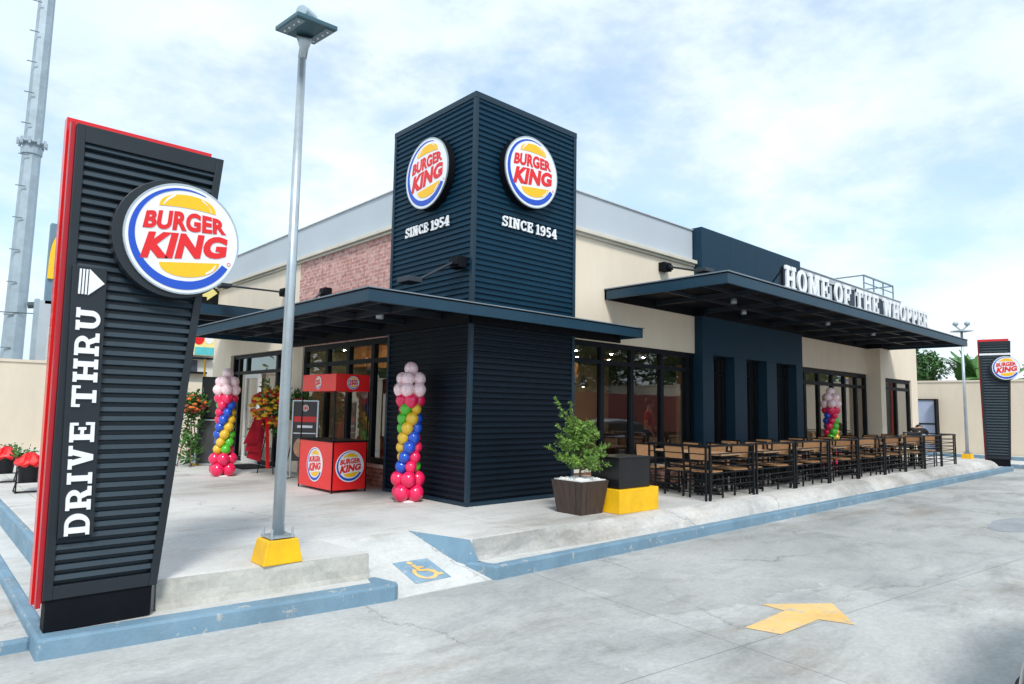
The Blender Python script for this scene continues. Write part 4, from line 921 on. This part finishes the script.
# ------------------------------------------------------------------ balloons
BM = {}
for n,c in (('pink',(.80,.015,.10)),('blue',(.012,.08,.52)),('green',(.08,.48,.03)),('yellow',(.75,.46,.03))):
    BM[n] = mat('balloon '+n, c, .22, .04, 5, coat=.4)
def clearpink():
    m = mat('patterned pale pink balloon', (1.0,.90,.90), .25, .0, 34, col2=(.88,.46,.52), coat=.4, detail=3); return m
BM['pale'] = clearpink()
def balloon_column(loc, rz, label, seed):
    t = thing('balloon_column', label, 'balloons', loc, rz, 'balloon columns')
    MB().tube([(0,0,0),(0,0,2.1)],.012,6).build('pole', WHITEP, t)
    MB().lathe([(.18,0),(.18,.02),(.02,.04)],(0,0,0),16).build('base', WHITEP, t)
    rn = random.Random(seed)
    def bl(x,y,z,r,c):
        o = MB().ball((0,0,0),r,14,10,1.08,.5).build('balloon', BM[c], t, smooth=True); o.location = (x,y,z); o.rotation_euler = (rn.uniform(-.4,.4),rn.uniform(-.4,.4),0)
    for z,r,R in ((.135,.132,.155),(.345,.125,.15)):
        for k in range(4): a = pi/2*k+(.0 if z<.2 else .7); bl(R*cos(a),R*sin(a),z,r,'pink')
    cols = ['green','yellow','blue','pink'] if seed != 2 else ['blue','yellow','green','pink']
    n = 7
    for i in range(n):
        z = .54+i*.152; tw = i*.62+1
        for k in range(4):
            a = pi/2*k+tw; bl(.115*cos(a),.115*sin(a),z,.098*rn.uniform(.93,1.05),cols[k])
    for k in range(4): a = pi/2*k+.75; bl(.125*cos(a),.125*sin(a),1.59,.115,'pink')
    for k in range(5): a = 2*pi/5*k; bl(.165*cos(a),.165*sin(a),1.765,.115,'pale')
    for k in range(4): a = pi/2*k+.3; bl(.135*cos(a),.135*sin(a),1.935,.112,'pale')
    bl(0,0,2.10,.115,'pale')
    return t
balloon_column((-.36,1.06,0), 1.9+pi, 'balloon column beside the dark corrugated tower, right of the red booth', 1)
balloon_column((-1.42,6.30,0), .6, 'balloon column left of the entrance, beside the black loudspeaker', 2)
balloon_column((12.55,-.30,0), 2.7-pi/2, 'balloon column on the dining terrace in front of the far windows', 3)

# ------------------------------------------------------------------ promo booth
t = thing('promo_booth', 'red promotional counter with matching header on thin black posts', 'booth', (-.94,2.49,0))
w,dp = .66,1.28
b = MB(); b.box(0,w,0,dp,.05,.86); cnt = b.build('counter', BANNER, t, bevel=.006)
b = MB(); b.box(-.012,w+.012,-.012,dp+.012,.86,.885); b.build('countertop', UNDER, t)
b = MB(); b.box(0,w,0,dp,1.74,2.04); hd = b.build('header', BANNER, t, bevel=.006)
for x,y in ((.01,.01),(w-.01,.01),(.01,dp-.01),(w-.01,dp-.01)): MB().bar((x,y,.0),(x,y,1.74),.02).build('post', BLACKM, t)
logo(t,.27,.0,(.33,-.004,.45),0,False,printed=True); logo(t,.115,.0,(.33,-.004,1.89),0,False,printed=True)
logo(t,.30,.0,(-.004,.64,.45),-pi/2,False,printed=True); logo(t,.115,.0,(-.004,.64,1.89),-pi/2,False,printed=True)

# poster stand
t = thing('poster_stand', 'dark menu poster in a silver frame stand behind the red booth', 'poster stand', (-.30,4.95,0), radians(-48))
b = MB(); b.box(-.25,.25,0,.012,.35,1.55); b.build('poster', mat('dark poster',(.035,.025,.025),.4,.2,3), t)
b = MB(); b.box(-.235,.235,-.006,0,1.14,1.25); b.build('red_print', SRED, t)
b = MB(); b.box(-.16,.16,-.006,0,1.02,1.07); b.box(-.235,.235,-.006,0,.90,.92); b.build('white_print', WHITE, t)
b = MB(); b.plate([(-.06+.16*cos(a),.62+.2*sin(a)) for a in [2*pi*i/20 for i in range(20)]],-.007,0); b.build('picture', mat('burger picture',(.55,.28,.16),.5,.3,8), t)
logo(t,.07,0,(0,-.006,1.42),0,False,printed=True)
b = MB(); b.bar((-.265,.0,0),(-.265,.0,1.58),.025); b.bar((.265,.0,0),(.265,.0,1.58),.03); b.bar((-.25,0,1.57),(.25,0,1.57),.025); b.bar((-.265,-.2,.01),(-.265,.2,.01),.025); b.bar((.265,-.2,.01),(.265,.2,.01),.025); b.build('frame', GALV, t)

# flower stands
FM = {'y':mat('yellow petals',(.80,.50,.03),.6,.1,9),'o':mat('orange petals',(.72,.18,.03),.6,.1,9),'r':mat('red petals',(.55,.015,.02),.6,.1,9),'g':mat('arrangement leaves',(.05,.15,.025),.6,.2,9),'br':mat('dried red brown petals',(.30,.07,.04),.7,.2,9)}
def flower_stand(loc, label, zc, rx, rz_, n, cols, green=True, seed=1, stem='tripod', ribbon=False, r=.05, low=None):
    t = thing('flower_stand', label, 'flower stand', loc, 0, 'congratulatory flower stands')
    rn = random.Random(seed)
    b = MB()
    for k in range(3): a = 2*pi/3*k+.4; b.tube([(.26*cos(a),.26*sin(a),0),(0,0,zc)],.012,6)
    b.build('stand', BARK if stem!='tripod' else BLACKM, t)
    for c in cols:
        b = MB()
        for _ in range(n//len(cols)):
            d = Vector((rn.gauss(0,1),rn.gauss(0,1),rn.gauss(0,1))).normalized()*rn.uniform(.6,1)**.5
            p = (d.x*rx, d.y*rx, zc+d.z*rz_); rr = r*rn.uniform(.7,1.2); b.ball(p, rr, 8, 5, .7)
            for q in range(5):
                a = 2*pi*q/5; b.ball((p[0]+rr*.8*cos(a),p[1]+rr*.8*sin(a),p[2]-rr*.2),rr*.5,6,4,.5)
        b.build('flowers', FM[c], t)
    if green:
        lf = MB(); pts = [(rn.uniform(-.7,.7)*rx,rn.uniform(-.7,.7)*rx,zc+rn.uniform(-1.1,1.15)*rz_) for _ in range(30)]
        if low: pts += [(rn.uniform(-.16,.16),rn.uniform(-.16,.16),rn.uniform(.1,zc)) for _ in range(low)]
        leafcloud(lf, pts, .13, 420 if not low else 800, .07, rn); lf.build('foliage', FM['g'], t)
    if ribbon:
        b = MB(); 
        for s in range(3):
            x = -.30-.06*s; b.add([(x,-.05*s,zc-.2),(x+.18,-.05*s,zc-.2),(x+.10,-.05*s+.05,.25+.2*s),(x-.22,-.05*s,.35+.15*s)],[(0,1,2,3)])
        sol = b.build('ribbon', NEON, t); m = sol.modifiers.new('s','SOLIDIFY'); m.thickness = .006
        b = MB(); b.bar((-.12,-.18,.12),(-.2,-.2,1.2),.07,.02); b.build('sash', BANNER, t)
    return t
flower_stand((-.42,6.30,0),'tall tripod of yellow, orange and red flowers at the entrance, partly behind the lamp post',1.42,.46,.46,300,['y','o','r','y'],True,5,ribbon=True,r=.052)
flower_stand((-.12,5.62,0),'small stand of red blooms and green leaves right of the lamp post',1.45,.15,.2,24,['r','o'],True,6,r=.05)
flower_stand((-1.34,8.75,0),'dried red-brown flowers over trailing greenery left of the black loudspeaker',1.45,.33,.22,90,['br','br','o'],True,7,'wood',low=60)
t = thing('loudspeaker', 'black loudspeaker box on top of a silver equipment case by the entrance', 'loudspeaker', (-.72,9.0,1.10), radians(-35))
b = MB(); b.box(-.29,.29,-.2,.25,0,1.02); b.build('cabinet', BLACKM, t, bevel=.02)
b = MB(); b.box(-.26,.26,-.212,-.202,.04,.98); b.build('grille', mat('speaker grille',(.02,.02,.02),.7,.3,60), t)
t = thing('equipment_case', 'tall silver-framed equipment case under the black loudspeaker', 'case', (-.75,9.0,0), radians(-35))
b = MB(); b.box(-.27,.27,-.22,.24,.02,1.08); b.build('case_body', mat('grey case panel',(.05,.05,.055),.6,.2,5), t)
b = MB()
for x in (-.28,.28):
    for y in (-.23,.25): b.bar((x,y,0),(x,y,1.09),.03)
for z in (.03,1.08): b.bar((-.28,-.23,z),(.28,-.23,z),.03); b.bar((-.28,.25,z),(.28,.25,z),.03)
b.build('edge_frame', GALV, t)
t = thing('banner_pole', 'thin yellow pole standing behind the black loudspeaker', 'pole', (-1.0,9.1,0))
MB().tube([(0,0,0),(0,0,2.55)],.022,8).build('shaft', YELLOW, t); MB().lathe([(.2,0),(.2,.03),(.03,.06)],(0,0,0),16).build('base', YELLOW, t)
b = MB(); b.box(-.6,.1,7.4,8.6,.003,.018); tag(b.build('door_mat', UNDER), 'black mat at the entrance door', 'mat')

# wrapped flower pots on metal stands, far left
def pot(loc, label, s=1.0, seed=1):
    t = thing('wrapped_pot', label, 'plant pot', loc, 0, 'red-wrapped black pots')
    b = MB(); b.lathe([(.13*s,.16),(.155*s,.42),(.16*s,.44)],(0,0,0),22); b.build('pot', BLACKM, t, smooth=False)
    rn = random.Random(seed); b = MB()
    vs = []; n = 26
    for r,z in ((.165,.42),(.21,.46),(.19,.50),(.13,.57),(.04,.63)):
        for j in range(n): a = 2*pi*j/n; k = 1+.16*sin(a*5+r*9)+rn.uniform(-.06,.06); vs.append((r*k*cos(a),r*k*sin(a),z+.018*sin(a*7+z*30)))
    b.add(vs,[(i*n+j,i*n+(j+1)%n,(i+1)*n+(j+1)%n,(i+1)*n+j) for i in range(4) for j in range(n)]+[tuple(4*n+j for j in range(n))]); b.build('red_wrap', SRED, t)
    lf = MB(); leafcloud(lf,[(rn.uniform(-.2,.2),.12+rn.uniform(-.1,.2),.60) for _ in range(12)],.07,160,.035,rn); lf.build('foliage', FM['g'], t)
    b = MB()
    for x in (-.17,.17): b.bar((x,-.13,0),(x,-.13,.36),.02); b.bar((x,-.13,.02),(x,.15,.02),.02); b.bar((x,-.13,.2),(x,.15,.02),.015)
    b.bar((-.17,-.13,.02),(.17,-.13,.02),.025); b.bar((-.17,-.13,.17),(.17,-.13,.17),.02); b.build('stand', BLACKM, t)
    return t
pot((-4.80,5.42,0),'black pot with red wrapping on a metal stand behind the leaning pylon',1,1)
pot((-4.95,7.2,0),'second red-wrapped black pot at the left edge of the terrace',1,2)
b = MB(); b.ball((0,0,.3),.12); 
flower_stand((-1.75,9.0,0),'low bunch of pink-red blooms left of the dried flower stand',.75,.14,.16,24,['r'],False,9)

# ------------------------------------------------------------------ trees
def tree(loc, label, h, spread, n, size, seed, m=LEAF2, trunk_h=None):
    t = thing('tree', label, 'tree', loc, 0, 'trees beyond the walls'); rn = random.Random(seed)
    th = trunk_h or h*.35; tr = MB(); tr.tube([(0,0,0),(.1*spread*.3,0,th),(0,.1,h*.72)],[.18,.13,.05],8)
    pts = []
    for i in range(int(16+spread*8)):
        a = rn.uniform(0,2*pi); e = rn.uniform(.1,1); r = spread*rn.uniform(.25,1)*(1-.35*e); z = th+(h-th)*(e*.9+.05)
        p = Vector((r*cos(a),r*sin(a),z)); tr.tube([(0,0,th*.9+rn.uniform(0,.35)*(z-th*.9)),tuple(p*.55+Vector((0,0,z*.35))),tuple(p)],[.05,.03,.015],5); pts.append(tuple(p))
    lf = MB(); 
    per = n//len(pts)
    for p in pts:
        s = rn.uniform(.28,.55)*spread*.42; leafcloud(lf,[p],size,per,s,rn)
    tr.build('trunk', BARK, t); lf.build('crown', m, t); return t
def banana(loc, label, seed, h=3.6):
    t = thing('banana_plant', label, 'banana plant', loc, 0, 'banana plants beyond the right wall'); rn = random.Random(seed)
    MB().tube([(0,0,0),(0.05,0,h*.65)],[.16,.10],8).build('trunk', LEAF3, t)
    for k in range(8):
        a = rn.uniform(0,2*pi); L = rn.uniform(1.6,2.2); w = rn.uniform(.22,.32); el = rn.uniform(.6,1.35); vs = []; n = 10
        for i in range(n+1):
            u = i/n; r = L*u*cos(el)*1.0+.3*u*u; z = h*.62+L*u*sin(el)-1.1*u*u*(1.5-el); ww = w*sin(pi*min(1,.08+u*.92))**.6
            c = Vector((r*cos(a),r*sin(a),z)); s = Vector((-sin(a),cos(a),0)); j = .03*rn.uniform(-1,1)
            vs += [c+s*(ww+j)+Vector((0,0,-.06)),c+Vector((0,0,.03)),c-s*(ww+j)+Vector((0,0,-.06))]
        b = MB(); b.add(vs,[(3*i+q,3*i+q+1,3*i+q+4,3*i+q+3) for i in range(n) for q in (0,1)]); b.build('leaf', LEAF3, t)
    return t
def palm(loc, label, seed, h=5):
    t = thing('palm_tree', label, 'palm tree', loc, 0); rn = random.Random(seed)
    MB().tube([(0,0,0),(.15,0,h*.5),(.1,0,h)],[.17,.12,.09],8).build('trunk', BARK, t)
    for k in range(13):
        a = 2*pi*k/13+rn.uniform(-.2,.2); L = rn.uniform(1.5,2.1); el = rn.uniform(-.1,1.1); b = MB(); pts = []
        for i in range(15):
            u = i/14; pts.append(Vector((.1+L*u*cos(el*.7)*cos(a), L*u*cos(el*.7)*sin(a), h+L*u*sin(el)-1.1*u*u)))
        for i in range(1,14):
            c = pts[i]; d = (pts[i+1]-pts[i-1]).normalized(); s = d.cross(Vector((0,0,1))).normalized(); ll = .55*sin(pi*(i/15))**.6
            for q in (-1,1): e = c+s*q*ll*.8+d*ll*.5+Vector((0,0,-.22*ll)); b.add([c-d*.035,c+d*.035,e],[(0,1,2)])
        b.tube([tuple(p) for p in pts[::2]],.012,4); b.build('frond', LEAF2, t)
    return t
tree((33.5,3.35,-.39),'bushy bright green tree directly beside the building above the right wall',5.4,1.15,4200,.24,21,trunk_h=1.6)
tree((38,6.0,-.39),'darker green tree mostly hidden behind the far end of the building',5.2,2.2,4200,.24,22,trunk_h=1.6)
palm((34.5,2.0,-.39),'dark feathery palm above the right wall beside the lamp post',25,4.5)
banana((33.5,1.05,-.39),'banana plant with broad bright leaves nearest the distant pylon',31,6.0)
banana((34.3,1.7,-.39),'banana plant with broad leaves right behind the thin lamp post',32,5.3)
banana((34.5,.2,-.39),'banana plant mostly hidden behind the distant pylon',33,5.4)
tree((36,-1.6,-.39),'small leafy tree right of the distant pylon at picture edge',4.7,1.3,2600,.22,25,trunk_h=1.5)
t = thing('billboard_frame', 'pale steel billboard frame beyond the right wall at picture edge', 'billboard', (40,-3.5,-.39), 0)
b = MB(); b.box(0,.15,-3,1.5,3.6,5.6); b.build('board', mat('pale board',(.45,.52,.55),.6,.05,1), t)
b = MB()
for y in (-2.6,-.6,1.2): b.bar((.2,y,0),(.2,y,5.7),.12)
for y in (-.5,.5,1.2): b.bar((0,y,5.6),(-.5,y-.3,6.2),.06)
b.build('post', UNDER, t)

# ------------------------------------------------------------------ things mirrored in the windows, behind the camera
tree((19,-17,-.39),'wide dark tree across the car park, seen mirrored in the windows',8.5,4.2,5200,.42,41,trunk_h=2.4)
tree((29,-21,-.39),'tall dark tree across the car park beyond the red hoarding',9,4.0,5000,.42,42,trunk_h=2.4)
for k,(x,y,h) in enumerate(((44,-17,8),(52,-24,9.5),(60,-20,9))):  # out-of-view trees added so the far panes mirror foliage, not bright sky
    tree((x,y,-.39),['nearest of three dense trees far right beyond the car park','tallest of three dense trees far right beyond the car park','farthest of three dense trees far right beyond the car park'][k],h,4.6,4000,.45,70+k,trunk_h=2.2)
tree((37,-19,-.39),'rounded dark tree across the car park at the far side',7.5,3.8,4500,.42,43,trunk_h=2.2)
t = thing('hoarding', 'long faded red hoarding across the car park, seen mirrored in the windows', 'hoarding', (14,-13,-.39))
b = MB(); b.box(-6,26,0,.1,0,2.7); b.build('panel', mat('faded red hoarding',(.36,.09,.08),.7,.15,.6), t)
b = MB()
for x in range(-6,27,4): b.bar((x,-.1,0),(x,-.1,3.0),.1)
b.build('post', GALVD, t)
def car(loc, rz, label, paint):
    t = thing('parked_car', label, 'car', loc, rz, 'parked cars')
    # stations along x : (x, halfwidth, zbottom, zshoulder, ztop)
    st = [(-2.2,.62,.38,.62,.70),(-2.12,.78,.28,.74,.80),(-1.7,.86,.24,.86,.90),(-1.0,.88,.24,.92,.97),(0,.89,.24,.94,.98),(1.2,.88,.24,.95,1.0),(1.9,.85,.26,.93,.98),(2.15,.76,.30,.84,.92),(2.22,.62,.40,.72,.80)]
    b = MB(); vs = []
    for x,w,zb,zs,zt in st: vs += [(x,-w*.85,zb),(x,-w,zb+.12),(x,-w,zs),(x,-w*.82,zt),(x,0,zt+.03),(x,w*.82,zt),(x,w,zs),(x,w,zb+.12),(x,w*.85,zb)]
    m = 9; n = len(st)
    b.add(vs,[(i*m+k,i*m+(k+1)%m,(i+1)*m+(k+1)%m,(i+1)*m+k) for i in range(n-1) for k in range(m)]+[tuple(range(m-1,-1,-1)),tuple((n-1)*m+k for k in range(m))])
    body = b.build('body', paint, t, smooth=True, subsurf=2)
    b = MB(); vs = []
    cs = [(-1.15,.74,.93,.96),(-.45,.66,.93,1.42),(.4,.66,.93,1.50),(1.3,.66,.93,1.45),(2.0,.72,.93,.99)]
    for x,w,zb,zt in cs: vs += [(x,-w-.08,zb),(x,-w,zt-.06),(x,-w*.8,zt),(x,w*.8,zt),(x,w,zt-.06),(x,w+.08,zb)]
    m = 6; b.add(vs,[(i*m+k,i*m+(k+1)%m,(i+1)*m+(k+1)%m,(i+1)*m+k) for i in range(4) for k in range(6)]+[tuple(range(5,-1,-1)),tuple(24+k for k in range(6))])
    b.build('cabin_glass', CARGLASS, t, smooth=False)
    b = MB(); b.hexa([(-.47,-.54,1.39),(1.34,-.54,1.42),(1.34,.54,1.42),(-.47,.54,1.39)],[(-.1,-.40,1.53),(1.0,-.40,1.54),(1.0,.40,1.54),(-.1,.40,1.53)]); b.build('roof', paint, t, bevel=.03)
    for x in (-1.38,1.38):
        for y in (-.80,.80):
            b = MB(); b.lathe([(.20,-.1),(.30,-.1),(.325,-.07),(.325,.07),(.30,.1),(.20,.1)],(0,0,0),26); b.tf(Matrix.Translation((x,y,.325))@Matrix.Rotation(pi/2,4,'X')); w = b.build('wheel', TYRE, t)
            b = MB(); b.lathe([(.2,-.09),(.2,.09)],(0,0,0),20); b.tf(Matrix.Translation((x,y,.325))@Matrix.Rotation(pi/2,4,'X')); b.build('rim', GALV, w)
    for y in (-.6,.6): MB().cb((-2.14,y,.66),.10,.30,.12).build('headlight', mat('lamp lens',(.7,.72,.75),.1), t, bevel=.03); MB().cb((2.16,y,.76),.10,.28,.12).build('tail_light', SRED, t, bevel=.03)
    for y in (-.90,.90): MB().cb((-.25,y,1.0),.16,.14,.12).build('mirror', paint, t, bevel=.03)
    MB().cb((-2.16,0,.42),.16,1.3,.16).build('bumper', UNDER, t, bevel=.03)
    return t
CARGLASS = mat('car glass',(.015,.018,.02),.06,.1,3); TYRE = mat('tyre rubber',(.015,.015,.015),.8,.1,10)
PD = mat('dark car paint',(.018,.016,.022),.2,.1,4,coat=.6); PS = mat('silver car paint',(.78,.80,.82),.3,.03,4,metal=.2,coat=.5)
car((-.90,-8.09,-.39),0,'dark car just entering the bottom right corner of the picture',PD)
car((13.6,-7.4,-.39),radians(182),'silver car parked in the car park, seen mirrored in the windows',PS)

for k,(x,y,h) in enumerate(((-13,27,9),(-19,34,11),(-27,33,11),(-25,22,8))):  # unseen trees added to darken the sky reflection in the left windows
    tree((x,y,-.39),['first of four dense trees far to the left, nearest the pylon','tallest dense tree far to the left, in the middle','farthest dense tree at the left end of the row','lower dense tree far to the left in front of the row'][k],h,4.6,4200,.45,50+k,trunk_h=2.2)
# ------------------------------------------------------------------ people
def person(loc, rz, label, J, shirt, legs):
    """J: joints dict; one skinned body, hair and clothing as children"""
    t = thing('person', label, 'person', loc, rz)
    def skin(name, chain_list, m, parent, sub=2):
        idx = {}; vs = []; es = []; rs = []
        for chain in chain_list:
            prev = None
            for key,p,r in chain:
                if key not in idx: idx[key] = len(vs); vs.append(p); rs.append(r)
                if prev is not None: es.append((prev, idx[key]))
                prev = idx[key]
        me = bpy.data.meshes.new(name); me.from_pydata(vs, es, []); me.update(); me.materials.append(m)
        o = bpy.data.objects.new(name, me); COL.objects.link(o); o.parent = parent
        sk = o.modifiers.new('skin','SKIN'); sk.use_smooth_shade = True
        lay = me.skin_vertices[0].data if len(me.skin_vertices) else None
        if lay is None:
            bpy.context.view_layer.update(); lay = me.skin_vertices[0].data if len(me.skin_vertices) else None
        if lay:
            for i,r in enumerate(rs): lay[i].radius = (r,r)
            lay[0].use_root = True
        s = o.modifiers.new('sub','SUBSURF'); s.levels = s.render_levels = sub
        return o
    g = lambda k: J[k]
    hands = []
    for s in ('l','r'):
        w = Vector(g('wr_'+s)); d = (w-Vector(g('el_'+s))).normalized(); side = d.cross(Vector((0,0,1))).normalized() if abs(d.z)<.9 else Vector((0,1,0))
        pm = w+d*.08
        for i in range(4):
            bse = pm+side*(.027*(i-1.5)); L = (.062,.072,.068,.05)[i]
            hands.append([('wr_'+s,tuple(w),.024),('pm'+s+str(i),tuple(bse),.014),('f1'+s+str(i),tuple(bse+d*L*.6+Vector((0,0,-.008))),.0085),('f2'+s+str(i),tuple(bse+d*L+Vector((0,0,-.024))),.0075)])
        th = w+d*.03+side*-.035; hands.append([('wr_'+s,tuple(w),.024),('t1'+s,tuple(th),.013),('t2'+s,tuple(th+d*.045+side*-.018),.009)])
    body = [[('pel',g('pel'),.13),('wst',g('wst'),.12),('chs',g('chs'),.14),('nk',g('nk'),.055),('hd0',g('hd0'),.075),('hd1',g('hd1'),.095),('hd2',g('hd2'),.075)]]
    for s in ('l','r'):
        body.append([('chs',g('chs'),.14),('sh_'+s,g('sh_'+s),.062),('el_'+s,g('el_'+s),.042),('wr_'+s,g('wr_'+s),.026)])
        body.append([('pel',g('pel'),.13),('hp_'+s,g('hp_'+s),.09),('kn_'+s,g('kn_'+s),.06),('an_'+s,g('an_'+s),.04),('to_'+s,g('to_'+s),.035)])
    bo = skin('body', body+hands, PEOPLESKIN, t)
    # clothing as slightly larger skins
    skin('shirt', [[('pel',g('pel'),.145),('wst',g('wst'),.135),('chs',g('chs'),.155)]]+[[('chs',g('chs'),.155),('sh'+s,g('sh_'+s),.075),('ue'+s,tuple(Vector(g('sh_'+s)).lerp(Vector(g('el_'+s)),.75)),.058)] for s in ('l','r')], shirt, t)
    skin('trousers', [[('pel',g('pel'),.15)]+[('hp'+s,g('hp_'+s),.10),('kn'+s,g('kn_'+s),.075),('an'+s,g('an_'+s),.055)] for s in ('l','r')], legs, t)
    h = Vector(g('hd1')); up = (Vector(g('hd2'))-Vector(g('hd0'))).normalized(); fw_ = Vector(g('face')).normalized(); sd = up.cross(fw_).normalized()
    MB().ball(tuple(h+up*.035-fw_*.03),.108,16,10,1.02).build('hair', HAIR, t, smooth=True)
    b = MB(); 
    for s in (-1,1): b.ball(tuple(h+fw_*.088+sd*s*.033+up*.005),.011,8,6)
    b.build('eyes', HAIR, t, smooth=True)
    b = MB(); b.ball(tuple(h+fw_*.10-up*.025),.015,8,6,1.4); 
    for s in (-1,1): b.ball(tuple(h+sd*s*.095-up*.01),.02,8,6,1.4)
    b.ball(tuple(h+fw_*.088-up*.062),.018,10,6,.35)
    b.build('nose_and_ears', PEOPLESKIN, t, smooth=True)
    return t
stand = dict(pel=(0,0,.95),wst=(0,0,1.12),chs=(0,0,1.36),nk=(0,.0,1.50),hd0=(0,-.02,1.57),hd1=(0,-.025,1.65),hd2=(0,-.02,1.72),face=(0,-1,0),
  sh_l=(-.18,0,1.42),el_l=(-.23,.02,1.14),wr_l=(-.20,-.12,.93),sh_r=(.18,0,1.42),el_r=(.24,.02,1.14),wr_r=(.17,-.16,1.0),
  hp_l=(-.09,0,.90),kn_l=(-.10,-.02,.49),an_l=(-.10,.02,.08),to_l=(-.11,-.14,.035),hp_r=(.09,0,.90),kn_r=(.10,-.01,.49),an_r=(.11,.03,.08),to_r=(.12,-.13,.035))
person((7.35,2.0,.02),.4,'person in a red shirt standing indoors behind the window beside the portal',stand,SHIRTR,TROU)
# standing bent forward over the table, local +x is where the head points
lean = dict(pel=(-.42,0,.90),wst=(-.26,0,.98),chs=(0,0,1.04),nk=(.17,0,1.06),hd0=(.23,0,1.07),hd1=(.31,0,1.08),hd2=(.37,0,1.11),face=(.45,-.8,-.3),
  sh_l=(.02,-.19,1.04),el_l=(.20,-.26,.86),wr_l=(.40,-.12,.80),sh_r=(.02,.19,1.04),el_r=(.20,.26,.86),wr_r=(.41,.12,.80),
  hp_l=(-.42,-.10,.86),kn_l=(-.36,-.11,.48),an_l=(-.44,-.11,.08),to_l=(-.30,-.12,.035),hp_r=(-.42,.10,.86),kn_r=(-.36,.11,.48),an_r=(-.44,.11,.08),to_r=(-.30,.12,.035))
person((17.2,-1.05,0),.1,'person in a black shirt bent forward, leaning at the far end of the terrace',lean,SHIRTB,TROU)

# ------------------------------------------------------------------ camera
import numpy as np
yaw,pitch,roll = radians(47.6686),radians(5.6072),radians(1.02875)
F_ = 666.86
f = Vector((cos(yaw)*cos(pitch),sin(yaw)*cos(pitch),sin(pitch))); r = Vector((sin(yaw),-cos(yaw),0)); u = r.cross(f)
r2 = r*cos(roll)+u*sin(roll); u2 = -r*sin(roll)+u*cos(roll)
cam = bpy.data.cameras.new('camera'); co = bpy.data.objects.new('camera', cam); COL.objects.link(co)
M = Matrix((r2,u2,-f)).transposed().to_4x4(); M.translation = Vector((-6.440,-8.023,1.51)); co.matrix_world = M
cam.sensor_width = 36; cam.lens = F_/1024*36; cam.clip_end = 2000; cam.clip_start = .05
sc.camera = co

# ------------------------------------------------------------------ light
SE, SA = 48, 235    # sun elevation and compass azimuth of the direction towards the sun (degrees from +x, ccw)
sd = Vector((cos(radians(SE))*cos(radians(SA)), cos(radians(SE))*sin(radians(SA)), sin(radians(SE))))
sun = bpy.data.lights.new('sun','SUN'); sun.energy = 1.8; sun.angle = radians(12); sun.color = (1,.96,.90)
so = bpy.data.objects.new('sun', sun); COL.objects.link(so); so.rotation_euler = sd.to_track_quat('Z','Y').to_euler()
w = bpy.data.worlds.new('World'); sc.world = w; w.use_nodes = True; nt = w.node_tree; N = nt.nodes; L = nt.links
bg = N['Background']; sky = N.new('ShaderNodeTexSky'); sky.sky_type = 'NISHITA'; sky.sun_disc = False
sky.sun_elevation = radians(SE); sky.sun_rotation = radians(90-SA); sky.air_density = 1.0; sky.dust_density = 1.0; sky.ozone_density = 1.5
tc = N.new('ShaderNodeTexCoord')
mp = N.new('ShaderNodeMapping'); mp.inputs['Scale'].default_value = (1,1,1.9); mp.inputs['Location'].default_value = (.35,.1,.2); L.new(tc.outputs['Generated'], mp.inputs[0])
n1 = N.new('ShaderNodeTexNoise'); n1.inputs['Scale'].default_value = 2.3; n1.inputs['Detail'].default_value = 12; n1.inputs['Roughness'].default_value = .60; n1.inputs['Distortion'].default_value = .0; L.new(mp.outputs[0], n1.inputs[0])
cr = N.new('ShaderNodeValToRGB'); cr.color_ramp.elements[0].position = .38; cr.color_ramp.elements[1].position = .56; cr.color_ramp.interpolation = 'EASE'; L.new(n1.outputs['Fac'], cr.inputs[0])
cm = N.new('ShaderNodeMapRange'); cm.inputs['To Min'].default_value = .52; cm.inputs['To Max'].default_value = 1.0; L.new(cr.outputs[0], cm.inputs[0])
# cloud colour with soft grey-blue undersides
n2 = N.new('ShaderNodeTexNoise'); n2.inputs['Scale'].default_value = 3.2; n2.inputs['Detail'].default_value = 6; n2.inputs['Roughness'].default_value = .5; mpb = N.new('ShaderNodeMapping'); mpb.inputs['Scale'].default_value = (1,1,2.2); mpb.inputs['Location'].default_value = (2,5,1); L.new(tc.outputs['Generated'], mpb.inputs[0]); L.new(mpb.outputs[0], n2.inputs[0])
cc = N.new('ShaderNodeValToRGB'); cc.color_ramp.elements[0].position = .40; cc.color_ramp.elements[0].color = (5.7,6.85,7.8,1); cc.color_ramp.elements[1].position = .60; cc.color_ramp.elements[1].color = (7.05,7.8,8.35,1); L.new(n2.outputs['Fac'], cc.inputs[0])
skb = N.new('ShaderNodeMix'); skb.data_type = 'RGBA'; skb.blend_type = 'MULTIPLY'; skb.inputs[0].default_value = 1; L.new(sky.outputs[0], skb.inputs[6]); skb.inputs[7].default_value = (1.05,1.5,1.6,1)
mx = N.new('ShaderNodeMix'); mx.data_type = 'RGBA'; L.new(cm.outputs[0], mx.inputs[0]); L.new(skb.outputs[2], mx.inputs[6]); L.new(cc.outputs[0], mx.inputs[7])
L.new(mx.outputs[2], bg.inputs[0]); bg.inputs[1].default_value = .088
sc.view_settings.view_transform = 'Standard'; sc.view_settings.look = 'None'; sc.view_settings.exposure = 0.72; sc.view_settings.gamma = 1; sc.view_settings.use_curve_mapping = False
sc.cycles.max_bounces = 8; sc.cycles.transparent_max_bounces = 12; sc.cycles.sample_clamp_indirect = 4
